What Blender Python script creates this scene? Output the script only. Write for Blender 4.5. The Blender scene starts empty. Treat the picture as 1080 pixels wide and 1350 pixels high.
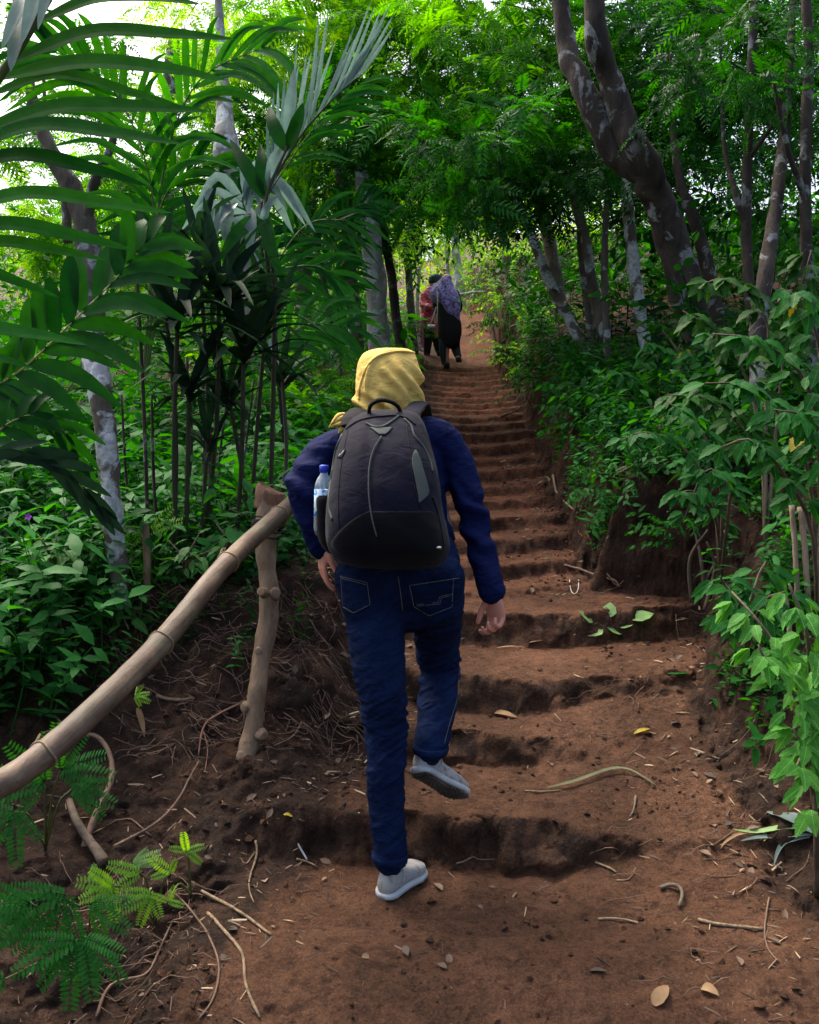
import bpy, math, random
import numpy as np
from mathutils import Vector, Matrix

# ------------------------------------------------------------------ camera, sky, sun, exposure
C = bpy.context.scene.collection
PITCH = math.radians(5.0); F = 1170.0; CZ = 1.39
cam_d = bpy.data.cameras.new('camera'); cam = bpy.data.objects.new('camera', cam_d); C.objects.link(cam)
cam_d.sensor_fit = 'VERTICAL'; cam_d.sensor_height = 24; cam_d.lens = 24*F/1350
cam.location = (0, 0, CZ); cam.rotation_euler = (math.pi/2-PITCH, 0, 0)
cam_d.clip_start = .02; cam_d.clip_end = 500
bpy.context.scene.camera = cam
world = bpy.data.worlds.new('World'); bpy.context.scene.world = world; world.use_nodes = True
nt = world.node_tree; bg = nt.nodes['Background']
sky = nt.nodes.new('ShaderNodeTexSky'); sky.sky_type = 'NISHITA'; sky.sun_disc = False
SUN_EL, SUN_AZ = math.radians(58), math.radians(-38)      # azimuth from +Y, clockwise
sky.sun_elevation = SUN_EL; sky.sun_rotation = SUN_AZ; sky.dust_density = 8.0; sky.air_density = 1.0; sky.ozone_density = .4
nt.links.new(sky.outputs[0], bg.inputs[0]); bg.inputs[1].default_value = .15
sd = bpy.data.lights.new('sun', 'SUN'); sd.energy = 1.2; sd.angle = math.radians(18); sd.color = (1, .93, .82)
sun = bpy.data.objects.new('sun', sd); C.objects.link(sun)
sdir = Vector((math.sin(SUN_AZ)*math.cos(SUN_EL), math.cos(SUN_AZ)*math.cos(SUN_EL), math.sin(SUN_EL)))
sun.rotation_euler = sdir.to_track_quat('Z', 'Y').to_euler(); sun.location = sdir*30
vs = bpy.context.scene.view_settings
vs.view_transform = 'Standard'; vs.look = 'None'; vs.gamma = 1; vs.use_curve_mapping = False
vs.exposure = 1.55
try: bpy.context.scene.cycles.max_bounces = 6; bpy.context.scene.cycles.transmission_bounces = 4
except Exception: pass

# ------------------------------------------------------------------ helpers
rng = np.random.default_rng(7); random.seed(7)
cp_, sp_ = math.cos(PITCH), math.sin(PITCH)
def at(px, py, Y):
    a = (px-540)/F; b = (675-py)/F
    t = Y/(cp_+b*sp_)
    return Vector((a*t, Y, CZ+t*(b*cp_-sp_)))
def pix(p):
    x, y, z = p[0], p[1], p[2]-CZ
    d = y*cp_-z*sp_; u = y*sp_+z*cp_
    return 540+F*x/d, 675-F*u/d
def tag(o, label=None, cat=None, group=None, kind=None):
    if label: o['label'] = label
    if cat: o['category'] = cat
    if group: o['group'] = group
    if kind: o['kind'] = kind
    return o
def empty(name, loc=(0, 0, 0), rot=None):
    o = bpy.data.objects.new(name, None); o.empty_display_size = .1; C.objects.link(o); o.location = loc
    if rot is not None: o.rotation_euler = rot
    return o
def mesh_np(name, V, Fc, smooth=True, tint=None):
    """V Nx3, Fc list of arrays (tris / quads) or one array"""
    me = bpy.data.meshes.new(name)
    V = np.asarray(V, dtype=np.float32)
    if isinstance(Fc, np.ndarray): Fc = [Fc]
    Fc = [np.asarray(f, dtype=np.int32) for f in Fc if len(f)]
    nl = sum(f.size for f in Fc); nf = sum(len(f) for f in Fc)
    me.vertices.add(len(V)); me.vertices.foreach_set('co', V.ravel())
    me.loops.add(nl); me.polygons.add(nf)
    me.loops.foreach_set('vertex_index', np.concatenate([f.ravel() for f in Fc]))
    tot = np.concatenate([np.full(len(f), f.shape[1], dtype=np.int32) for f in Fc])
    st = np.concatenate([[0], np.cumsum(tot)[:-1]]).astype(np.int32)
    me.polygons.foreach_set('loop_start', st)
    me.polygons.foreach_set('use_smooth', np.full(nf, smooth))
    if tint is not None:
        at_ = me.attributes.new('tint', 'FLOAT', 'POINT'); at_.data.foreach_set('value', np.asarray(tint, dtype=np.float32))
    me.update(calc_edges=True); me.validate()
    return me
def add(name, me, m=None, parent=None, loc=None):
    o = bpy.data.objects.new(name, me); C.objects.link(o)
    if m is not None and me is not None and len(me.materials) == 0: me.materials.append(m)
    if parent is not None:
        o.parent = parent
    if loc is not None: o.location = loc
    return o
def under(o, parent):            # parent a world-space mesh below an Empty that stands elsewhere (no rotation)
    w = Vector((0, 0, 0)); p = parent
    while p is not None:
        w += p.location; p = p.parent
    o.parent = parent; o.location = -w
    return o
class MB:
    """collects geometry"""
    def __init__(s): s.V = []; s.T = []; s.Q = []; s.n = 0; s.t = []
    def add(s, V, T=None, Q=None, tint=0.5):
        V = np.asarray(V, dtype=float)
        if T is not None and len(T): s.T.append(np.asarray(T)+s.n)
        if Q is not None and len(Q): s.Q.append(np.asarray(Q)+s.n)
        s.V.append(V); s.n += len(V)
        s.t.append(np.full(len(V), tint) if np.isscalar(tint) else tint)
    def mesh(s, name, smooth=True):
        fs = []
        if s.T: fs.append(np.concatenate(s.T))
        if s.Q: fs.append(np.concatenate(s.Q))
        return mesh_np(name, np.concatenate(s.V), fs, smooth, np.concatenate(s.t))
    def build(s, name, m, parent=None, smooth=True):
        o = add(name, s.mesh(name, smooth), m)
        if parent is not None: under(o, parent)
        return o
def _h(ix, iy, iz, seed):
    n = (ix.astype(np.int64)*374761393+iy.astype(np.int64)*668265263+iz.astype(np.int64)*2147483647+seed*974711) & 0xffffffff
    n = ((n ^ (n >> 13))*1274126177) & 0xffffffff
    n = ((n ^ (n >> 15))*2246822519) & 0xffffffff
    return ((n ^ (n >> 16)) & 0xffffff)/float(0xffffff)
def vnoise(x, y, z=0.0, seed=0):
    x, y, z = np.broadcast_arrays(np.asarray(x, float), np.asarray(y, float), np.asarray(z, float))
    ix, iy, iz = np.floor(x), np.floor(y), np.floor(z)
    fx, fy, fz = x-ix, y-iy, z-iz
    fx, fy, fz = [f*f*(3-2*f) for f in (fx, fy, fz)]
    r = 0
    for a in (0, 1):
        for b in (0, 1):
            for c in (0, 1):
                w = (fx if a else 1-fx)*(fy if b else 1-fy)*(fz if c else 1-fz)
                r = r+w*_h(ix+a, iy+b, iz+c, seed)
    return r*2-1
def fbm(x, y, z=0.0, o=4, seed=0, g=.5):
    r = 0; a = 1; s = 1; t = 0
    for k in range(o):
        r = r+a*vnoise(np.asarray(x)*s, np.asarray(y)*s, np.asarray(z)*s, seed+k); t += a; a *= g; s *= 2.03
    return r/t
def ss(x, a=0., b=1.):
    t = np.clip((np.asarray(x, float)-a)/(b-a), 0, 1); return t*t*(3-2*t)
def catmull(P, n):
    """P kxd -> n samples by Catmull-Rom"""
    P = np.asarray([list(p) for p in P], float)
    if len(P) == 2: t = np.linspace(0, 1, n)[:, None]; return P[0]*(1-t)+P[1]*t
    Q = np.vstack([2*P[0]-P[1], P, 2*P[-1]-P[-2]])
    u = np.linspace(0, len(P)-1, n); i = np.minimum(u.astype(int), len(P)-2); t = (u-i)[:, None]
    a, b, c, d = Q[i], Q[i+1], Q[i+2], Q[i+3]
    return .5*((2*b)+(-a+c)*t+(2*a-5*b+4*c-d)*t**2+(-a+3*b-3*c+d)*t**3)
def frames(P, ref=(1, 0, 0)):
    T = np.gradient(P, axis=0); T /= np.linalg.norm(T, axis=1)[:, None]+1e-9
    r = np.asarray(ref, float); A = np.zeros_like(T)
    v = r-T[0]*np.dot(r, T[0])
    if np.linalg.norm(v) < .1: v = np.array([0, 1., .3])-T[0]*np.dot([0, 1., .3], T[0])
    for i in range(len(T)):
        v = v-T[i]*np.dot(v, T[i]); v /= np.linalg.norm(v)+1e-9; A[i] = v
    B = np.cross(T, A)
    return T, A, B
def tube_vq(P, R, k=8, ref=(1, 0, 0), lump=0., seed=0, cap=True):
    P = np.asarray(P, float); n = len(P); R = np.asarray(R, float)
    if R.ndim == 0: R = np.full(n, float(R))
    if R.ndim == 1: R = np.stack([R, R], 1)
    T, A, B = frames(P, ref)
    th = np.linspace(0, 2*np.pi, k, endpoint=False)
    V = P[:, None, :]+R[:, 0, None, None]*np.cos(th)[None, :, None]*A[:, None, :]+R[:, 1, None, None]*np.sin(th)[None, :, None]*B[:, None, :]
    if lump:
        N = V-P[:, None, :]; rr = np.linalg.norm(N, axis=2)
        s = 1/np.maximum(R.mean(), 1e-4)
        f = fbm(V[..., 0]*s*.8, V[..., 1]*s*.8, V[..., 2]*s*.45, 3, seed)
        V = P[:, None, :]+N*(1+lump*f)[..., None]
    i = np.arange(n-1)[:, None]; j = np.arange(k)[None, :]; j2 = (j+1) % k
    Q = np.stack([i*k+j, i*k+j2, (i+1)*k+j2, (i+1)*k+j], -1).reshape(-1, 4)
    V = V.reshape(-1, 3); Tt = np.zeros((0, 3), int)
    if cap:
        V = np.vstack([V, P[0], P[-1]]); a = n*k; jj = np.arange(k); jn = (jj+1) % k
        Tt = np.vstack([np.stack([np.full(k, a), jn, jj], 1), np.stack([np.full(k, a+1), (n-1)*k+jj, (n-1)*k+jn], 1)])
    return V, Q, Tt
def tube(mb, P, R, k=8, n=None, lump=0., seed=0, tint=.5, ref=(1, 0, 0)):
    P = np.asarray([list(p) for p in P], float)
    if n:
        R = np.asarray(R, float)
        if R.ndim == 0: R = np.full(len(P), float(R))
        if len(R) == 2 and len(P) != 2: R = np.linspace(R[0], R[1], len(P))
        R2 = np.stack([np.interp(np.linspace(0, len(P)-1, n), np.arange(len(P)), R.reshape(len(P), -1)[:, c]) for c in range(R.reshape(len(P), -1).shape[1])], 1)
        if R2.shape[1] == 1: R2 = R2[:, 0]
        P = catmull(P, n); R = R2
    V, Q, T = tube_vq(P, R, k, ref, lump, seed)
    mb.add(V, T, Q, tint)
def chunks(name, m, parent=None, **kw):
    pass

# ------------------------------------------------------------------ materials
def mat(name):
    m = bpy.data.materials.new(name); m.use_nodes = True
    return m, m.node_tree.nodes, m.node_tree.links, m.node_tree.nodes['Principled BSDF']
def ramp(N, stops):
    r = N.new('ShaderNodeValToRGB'); e = r.color_ramp.elements
    while len(e) < len(stops): e.new(.5)
    for k, (p, c) in enumerate(stops):
        e[k].position = p; e[k].color = (*c, 1) if len(c) == 3 else c
    return r
def noise(N, L, scale, detail=5, rough=.6, vec=None, dist=0.):
    n = N.new('ShaderNodeTexNoise'); n.inputs['Scale'].default_value = scale; n.inputs['Detail'].default_value = detail
    n.inputs['Roughness'].default_value = rough; n.inputs['Distortion'].default_value = dist
    if vec is not None: L.new(vec, n.inputs['Vector'])
    return n
def mapping(N, L, src, scale=(1, 1, 1), rot=(0, 0, 0)):
    mp = N.new('ShaderNodeMapping'); mp.inputs['Scale'].default_value = scale; mp.inputs['Rotation'].default_value = rot
    L.new(src, mp.inputs['Vector']); return mp.outputs[0]
def mix(N, L, a, b, f, mode='MIX'):
    n = N.new('ShaderNodeMix'); n.data_type = 'RGBA'; n.blend_type = mode
    for v, s in ((f, n.inputs[0]), (a, n.inputs[6]), (b, n.inputs[7])):
        if hasattr(v, 'is_linked') or hasattr(v, 'links'): L.new(v, s)
        else: s.default_value = v if not isinstance(v, tuple) else (*v, 1)[:4]
    return n.outputs[2]
def bump(N, L, h, strength, dist, b, prev=None):
    n = N.new('ShaderNodeBump'); n.inputs['Strength'].default_value = strength; n.inputs['Distance'].default_value = dist
    L.new(h, n.inputs['Height'])
    if prev is not None: L.new(prev, n.inputs['Normal'])
    if b is not None: L.new(n.outputs[0], b.inputs['Normal'])
    return n.outputs[0]
def leaf_mat(name, dark, light, trans=.35, rough=.4, brown=None, spec=.16, veins=False):
    m, N, L, b = mat(name)
    a = N.new('ShaderNodeAttribute'); a.attribute_name = 'tint'
    oi = N.new('ShaderNodeObjectInfo')
    ad = N.new('ShaderNodeMath'); ad.operation = 'MULTIPLY_ADD'; L.new(oi.outputs['Random'], ad.inputs[0]); ad.inputs[1].default_value = .75 if veins else .3; L.new(a.outputs['Fac'], ad.inputs[2])
    sb = N.new('ShaderNodeMath'); sb.operation = 'SUBTRACT'; L.new(ad.outputs[0], sb.inputs[0]); sb.inputs[1].default_value = .40 if veins else .15; sb.use_clamp = True
    st = [(0, dark), (.85, light)]
    if brown: st = [(0, dark), (.8, light), (.96, light), (.99, brown)]
    r = ramp(N, st); L.new(sb.outputs[0], r.inputs[0])
    tc = N.new('ShaderNodeTexCoord'); n = noise(N, L, 22, 3, .6, tc.outputs['Object'])
    r2 = ramp(N, [(.3, (.72, .76, .74)), (.7, (1.15, 1.12, 1.05))]); L.new(n.outputs[0], r2.inputs[0])
    col = mix(N, L, r.outputs[0], r2.outputs[0], 1., 'MULTIPLY')
    hgt = n.outputs[0]
    if veins:
        sx = N.new('ShaderNodeSeparateXYZ'); L.new(tc.outputs['Object'], sx.inputs[0])
        def mt(op, a_, b_=0., c_=0.):
            q = N.new('ShaderNodeMath'); q.operation = op
            for v_, s_ in zip((a_, b_, c_), q.inputs):
                if hasattr(v_, 'links'): L.new(v_, s_)
                else: s_.default_value = v_
            return q.outputs[0]
        ax = mt('ABSOLUTE', sx.outputs[0]); ph = mt('MULTIPLY_ADD', ax, -.9, sx.outputs[1]); w_ = mt('SINE', mt('MULTIPLY', ph, 62.)); lat = mt('GREATER_THAN', w_, .90); mid = mt('LESS_THAN', ax, .012)
        vv = mt('MAXIMUM', mt('MULTIPLY', lat, .45), mid); hgt = mt('SUBTRACT', mt('MULTIPLY', w_, -.25), vv)
        col = mix(N, L, col, tuple(min(1, c_*2.0+.02) for c_ in light), mt('MULTIPLY', vv, .55))
    L.new(col, b.inputs['Base Color']); b.inputs['Roughness'].default_value = rough
    b.inputs['Specular IOR Level'].default_value = spec
    tr = N.new('ShaderNodeBsdfTranslucent')
    hs = N.new('ShaderNodeHueSaturation'); hs.inputs['Hue'].default_value = .475; hs.inputs['Saturation'].default_value = 1.25; hs.inputs['Value'].default_value = 2.7
    L.new(col, hs.inputs['Color']); L.new(hs.outputs[0], tr.inputs['Color'])
    mx = N.new('ShaderNodeMixShader'); mx.inputs[0].default_value = trans
    L.new(b.outputs[0], mx.inputs[1]); L.new(tr.outputs[0], mx.inputs[2])
    L.new(mx.outputs[0], N['Material Output'].inputs['Surface'])
    bump(N, L, hgt, .22 if veins else .3, .004, b)
    return m
M = {}
M['leaf_dark'] = leaf_mat('leaf_dark', (.004, .032, .007), (.013, .075, .014), .22, .5, None, .06)
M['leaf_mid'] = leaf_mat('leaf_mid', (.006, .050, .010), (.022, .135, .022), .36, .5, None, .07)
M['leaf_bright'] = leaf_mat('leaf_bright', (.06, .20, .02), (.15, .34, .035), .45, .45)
M['leaf_feather'] = leaf_mat('leaf_feather', (.012, .095, .008), (.062, .25, .018), .5, .6, None, .04)
M['leaf_palm'] = leaf_mat('leaf_palm', (.005, .044, .009), (.018, .11, .018), .25, .7, None, .02)
M['leaf_purple'] = leaf_mat('leaf_purple', (.006, .016, .010), (.016, .038, .020), .12, .6, None, .04)
M['leaf_grey'] = leaf_mat('leaf_grey', (.06, .10, .10), (.13, .19, .185), .3, .4)
M['leaf_cover'] = leaf_mat('leaf_cover', (.007, .055, .014), (.030, .15, .032), .3, .5, None, .06)
M['broad_bright'] = leaf_mat('broad_bright', (.03, .14, .025), (.085, .26, .045), .4, .5, None, .1, True)
M['broad_mid'] = leaf_mat('broad_mid', (.006, .055, .010), (.021, .125, .020), .35, .5, None, .08, True)
M['broad_dark'] = leaf_mat('broad_dark', (.008, .040, .008), (.018, .080, .008), .3, .5, None, .08, True)
M['broad_cover'] = leaf_mat('broad_cover', (.018, .075, .02), (.05, .16, .03), .3, .5, None, .1, True)
M['leaf_yellow'] = leaf_mat('leaf_yellow', (.20, .19, .02), (.40, .30, .03), .3, .5)
M['leaf_dry'] = leaf_mat('leaf_dry', (.10, .06, .03), (.28, .18, .10), .1, .7)
M['leaf_withered'] = leaf_mat('leaf_withered', (.05, .06, .035), (.13, .14, .08), .1, .7)
M['leaf_pale'] = leaf_mat('leaf_pale', (.10, .22, .08), (.20, .34, .13), .25, .45)

def bark_mat(name, dark, light, lichen=None, amt=.5, scale=9):
    m, N, L, b = mat(name)
    tc = N.new('ShaderNodeTexCoord'); g = tc.outputs['Object']
    n1 = noise(N, L, scale, 8, .65, mapping(N, L, g, (1, 1, .35)))
    r = ramp(N, [(.3, dark), (.72, light)]); L.new(n1.outputs[0], r.inputs[0]); col = r.outputs[0]
    if lichen:
        n2 = noise(N, L, 6.5, 5, .62, g, .6)
        r2 = ramp(N, [(amt, (0, 0, 0)), (amt+.05, (1, 1, 1))]); L.new(n2.outputs[0], r2.inputs[0])
        n3 = noise(N, L, 40, 4, .6, g); r3 = ramp(N, [(.35, tuple(c*.5 for c in lichen)), (.65, lichen)]); L.new(n3.outputs[0], r3.inputs[0])
        col = mix(N, L, col, r3.outputs[0], r2.outputs[0])
    L.new(col, b.inputs['Base Color']); b.inputs['Roughness'].default_value = .9; b.inputs['Specular IOR Level'].default_value = .2
    n4 = noise(N, L, 45, 6, .7, mapping(N, L, g, (1, 1, .3)))
    p = bump(N, L, n4.outputs[0], .8, .01, None); bump(N, L, n1.outputs[0], .7, .03, b, p)
    return m
M['bark_dark'] = bark_mat('bark_dark', (.016, .013, .011), (.085, .068, .056), (.25, .26, .26), .56)
M['bark_grey'] = bark_mat('bark_grey', (.04, .034, .028), (.17, .14, .115), (.42, .44, .45), .56)
M['bark_lichen'] = bark_mat('bark_lichen', (.05, .042, .034), (.19, .16, .13), (.55, .58, .60), .47)
M['bark_pale'] = bark_mat('bark_pale', (.16, .14, .12), (.42, .40, .38), (.62, .63, .65), .50)
M['twig'] = bark_mat('twig', (.06, .045, .032), (.20, .155, .115))
M['root'] = bark_mat('root', (.08, .05, .035), (.26, .17, .12))
M['wood_post'] = bark_mat('wood_post', (.12, .08, .05), (.34, .24, .16), None, .5, 14)
M['cut_wood'] = bark_mat('cut_wood', (.16, .08, .05), (.36, .21, .14), None, .5, 30)
M['stake'] = bark_mat('stake', (.14, .10, .07), (.38, .29, .21), (.5, .47, .42), .6)
def plain(name, c, rough=.7, spec=.3, bs=0., bscale=200, var=.12, metal=0.):
    m, N, L, b = mat(name); tc = N.new('ShaderNodeTexCoord')
    n = noise(N, L, 14, 5, .6, tc.outputs['Object'])
    r = ramp(N, [(.3, tuple(x*(1-var) for x in c)), (.7, tuple(min(1, x*(1+var)) for x in c))]); L.new(n.outputs[0], r.inputs[0])
    L.new(r.outputs[0], b.inputs['Base Color']); b.inputs['Roughness'].default_value = rough; b.inputs['Specular IOR Level'].default_value = spec
    b.inputs['Metallic'].default_value = metal
    if bs:
        n2 = noise(N, L, bscale, 2, .5, tc.outputs['Object']); bump(N, L, n2.outputs[0], bs, .002, b)
    return m
def fabric(name, c, rough=.85, weave=900, fold=.5, var=.2, sheen=.0):
    m, N, L, b = mat(name); tc = N.new('ShaderNodeTexCoord'); g = tc.outputs['Object']
    n = noise(N, L, 9, 6, .6, g); r = ramp(N, [(.28, tuple(x*(1-var) for x in c)), (.72, tuple(x*(1+var) for x in c))]); L.new(n.outputs[0], r.inputs[0])
    L.new(r.outputs[0], b.inputs['Base Color']); b.inputs['Roughness'].default_value = rough; b.inputs['Specular IOR Level'].default_value = .06
    b.inputs['Sheen Weight'].default_value = sheen; b.inputs['Sheen Roughness'].default_value = .5
    n2 = noise(N, L, weave, 1, .5, g); p = bump(N, L, n2.outputs[0], .25, .0008, None)
    n3 = noise(N, L, 16, 4, .55, mapping(N, L, g, (1, 1, 1.6), (.3, .4, 0)), .8)
    bump(N, L, n3.outputs[0], fold, .012, b, p)
    return m
# ------------------------------------------------------------------ terrain
STEPS = [(1068, 1140), (957, 1000), (882, 930), (800, 845), (772, 783)]     # photo rows: riser top, back of the tread below
def _profile():
    ys = [0.0, 1.2, 1.5, 1.74, 1.96, 2.12, 2.26]; zs = [-.7, -.36, -.27, -.20, -.085, -.03, -.008]
    z = 0.0
    for (rt, tb) in STEPS:
        b = math.atan((tb-675)/F)+PITCH; D = (CZ-z)/math.tan(b)
        ys.append(D); zs.append(z)
        D2 = D+.055; b2 = math.atan((rt-675)/F)+PITCH; z = CZ-D2*math.tan(b2)
        ys.append(D2); zs.append(z)
    D = ys[-1]; zend = at(0, 483, 13.5).z; k = 0
    n = 20; r = (zend-z)/n; run = (13.5-D)/n
    w = np.linspace(.62, 1.38, n); w /= w.mean()
    rs = r*(1+.25*rng.uniform(-1, 1, n)); rs *= (zend-z)/rs.sum()
    for i in range(n):
        t = run*w[i]
        ys.append(D+t-.05); zs.append(z+.18*rs[i]); D += t; z += rs[i]; ys.append(D); zs.append(z)
    ys += [19, 19.6, 22, 60]; e = at(0, 412, 19).z; zs += [e, e+.25, e+.5, e+9]
    return np.array(ys), np.array(zs)
PY, PZ = _profile()
_yy = np.linspace(0, 60, 6001); _zz = np.interp(_yy, PY, PZ)
def _smooth(w):
    k = int(w/.01); ker = np.ones(k)/k
    return np.convolve(np.pad(_zz, k, mode='edge'), ker, 'same')[k:-k]
_zs = _smooth(.55); _zs2 = _smooth(.035)
XL = lambda y: np.interp(y, [1.5, 2.3, 2.7, 3.1, 3.6, 4.2, 6, 9, 13.5, 19], [-.75, -.62, -.46, -.30, -.19, -.17, -.05, .12, .28, .55])
XR = lambda y: np.interp(y, [1.5, 2.2, 3.0, 3.6, 3.95, 4.35, 4.6, 6, 9, 13.5, 19], [1.35, 1.12, 1.05, 1.12, 1.42, 1.36, .92, .95, 1.12, 1.36, 1.5])
def Zg(x, y):
    x = np.asarray(x, float); y = np.asarray(y, float)
    wob = (.10+.10*ss(y, 4.4, 6))*fbm(x*1.6, y*.6, 0, 3, 11)+.04*fbm(x*7, y*3, 0, 3, 12)+.035*fbm(x*19, y*16, 0, 4, 17)*(1-.5*ss(y, 4.4, 6))
    yy = y+wob*np.clip(1.0-.04*y, .3, 1)*.9
    zst = np.interp(yy, _yy, _zs2); zsm = np.interp(y, _yy, _zs)
    erode = ss(x+.12*fbm(x*3, y*3, 0, 2, 18), .38, .85)*ss(y, 2.3, 2.6)*(1-ss(y, 3.5, 3.75))+.25*ss(fbm(x*1.3, y*1.1, 0, 2, 15), .1, .6)
    erode = np.clip(erode+ss(y, 4.6, 6)*(.02+.5*np.abs(fbm(x*1.7, y*2.2, 0, 3, 16))), 0, .85)*(1-.75*ss(y, 4.4, 4.8))
    z = zst*(1-erode)+zsm*erode
    z = z+.010*fbm(x*5, y*5, 0, 4, 3)
    sag = .03*np.cos((x-(XL(y)+XR(y))/2)/(XR(y)-XL(y))*np.pi*1.2); z = z-sag*ss(y, 2, 3)
    # left side
    en = .09*fbm(x*3, y*3, 0, 4, 21)+.03*fbm(x*11, y*11, 0, 3, 22)
    yf = y-.28*(x+.6)+en*1.3
    zl = np.interp(yf, [0, 1.6, 2.4, 3.05, 3.25, 3.75, 4.6, 6, 10, 14, 22, 60], [-.75, -.5, -.14, .20, .30, .76, .98, 1.25, 2.05, 2.65, 4.2, 14])
    zl = zl+.02*(-x-1)*ss(y, 3, 5)-.10*np.clip(-x-3.0, 0, 20)
    wl = ss((XL(y)-x)/.16+en*1.4, 0, 1)
    zl = zl+.06*np.exp(-((x+.42)/.2)**2-((y-2.95)/.22)**2)
    z = z*(1-wl)+zl*wl
    # right bank
    hb = np.interp(y, [1.5, 2.2, 3.0, 3.6, 4.1, 4.7, 6, 9, 13.5, 19], [.10, .16, .28, .42, .55, .60, .62, .72, .95, .9])
    fw = np.interp(y, [1.5, 3.2, 4, 6, 13], [.5, .42, .26, .25, .25])
    d = x-XR(y)+en*1.4
    under_ = ss(d, 0, fw)*hb
    zr = zsm+under_+.24*np.clip(d-fw, 0, 3)+.02*np.clip(d-3, 0, 40)
    wr = ss(d/.05, 0, 1)
    z = z*(1-wr)+zr*wr
    # roughness of the banks
    out = np.maximum(wl, wr)
    z = z+out*(.045*fbm(x*6, y*6, 0, 4, 31)+.022*fbm(x*22, y*22, 0, 3, 33))+(1-out)*(.009*fbm(x*20, y*20, 0, 4, 34)+.012*np.abs(fbm(x*9, y*14, 0, 3, 35))*(1-.7*ss(y, 2.2, 2.8)))
    return z
def zg(x, y): return float(Zg(np.array([x]), np.array([y]))[0])
def hit(px, py, y0=1.3, y1=30):
    """ground point under a photo pixel"""
    ys = np.concatenate([np.linspace(y0, 6, 900), np.linspace(6.01, y1, 900)])
    a = (px-540)/F; b = (675-py)/F; t = ys/(cp_+b*sp_)
    zz = CZ+t*(b*cp_-sp_); g = Zg(a*t, ys)
    k = np.argmax(g >= zz)
    return Vector((a*t[k], ys[k], g[k]))
def axis(seg):
    out = [np.array([seg[0][0]])]
    for a, b, s0, s1 in seg:
        n = max(2, int((b-a)/((s0+s1)/2))); w = np.linspace(s0, s1, n); c = a+np.cumsum(w)/w.sum()*(b-a); out.append(c)
    return np.concatenate(out)
def ground():
    xs = axis([(-45, -6, 2.5, .5), (-6, -2, .25, .05), (-2, -1.1, .04, .016), (-1.1, .85, .0135, .0135), (.85, 1.75, .0095, .0095), (1.75, 2.6, .014, .06), (2.6, 7, .06, .4), (7, 45, .5, 2.5)])
    ys = axis([(-6, 1.0, 1., .1), (1.0, 2.0, .03, .012), (2.0, 4.6, .0075, .008), (4.6, 8, .010, .018), (8, 14, .024, .045), (14, 22, .06, .2), (22, 80, .3, 3)])
    X, Y = np.meshgrid(xs, ys)
    Z = Zg(X, np.clip(Y, 0, 60)); Z = Z+np.where(Y < 0, Y*.25, 0)
    nx, ny = len(xs), len(ys)
    i = np.arange(ny-1)[:, None]; j = np.arange(nx-1)[None, :]
    Q = np.stack([i*nx+j, i*nx+j+1, (i+1)*nx+j+1, (i+1)*nx+j], -1).reshape(-1, 4)
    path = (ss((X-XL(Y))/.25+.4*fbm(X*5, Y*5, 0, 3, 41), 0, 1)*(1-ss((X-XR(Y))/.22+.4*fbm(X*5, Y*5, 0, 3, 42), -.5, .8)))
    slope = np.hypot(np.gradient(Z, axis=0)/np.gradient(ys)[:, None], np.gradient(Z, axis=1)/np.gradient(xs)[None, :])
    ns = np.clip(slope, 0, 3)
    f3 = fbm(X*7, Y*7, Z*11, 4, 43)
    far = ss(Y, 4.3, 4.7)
    tread = path*(1-.60*ss(ns+.8*f3, .55-.1*far, 1.6-.5*far))+.25*path*far*np.clip(-np.gradient(np.gradient(Z, axis=0), axis=0)/np.gradient(ys)[:, None]**2*.02, 0, 1)  # lit edge painted on far step lips; steep risers take the darker soil colour
    gy, gx = np.gradient(Z, axis=0)/np.gradient(ys)[:, None], np.gradient(Z, axis=1)/np.gradient(xs)[None, :]
    nl_ = np.sqrt(1+gx**2+gy**2); st_ = ss(ns, .35, 1.3)*(Y > 1.2)*(Y < 16)
    dd = st_*(.055*fbm(X*6, Y*6, Z*8, 4, 51)+.016*(.5-np.abs(fbm(X*17, Y*17, Z*20, 4, 52)))-.004)+.0045*fbm(X*42, Y*42, Z*42, 3, 53)*(Y < 7)+.010*np.clip(fbm(X*11, Y*11, Z*11, 4, 54)-.12, 0, 1)*(Y < 9)
    X = X-gx/nl_*dd; Y = Y-gy/nl_*dd; Z = Z+dd/nl_
    global GRID; GRID = (xs, ys, Z)
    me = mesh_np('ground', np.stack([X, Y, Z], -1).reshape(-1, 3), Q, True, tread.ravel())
    return me
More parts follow.
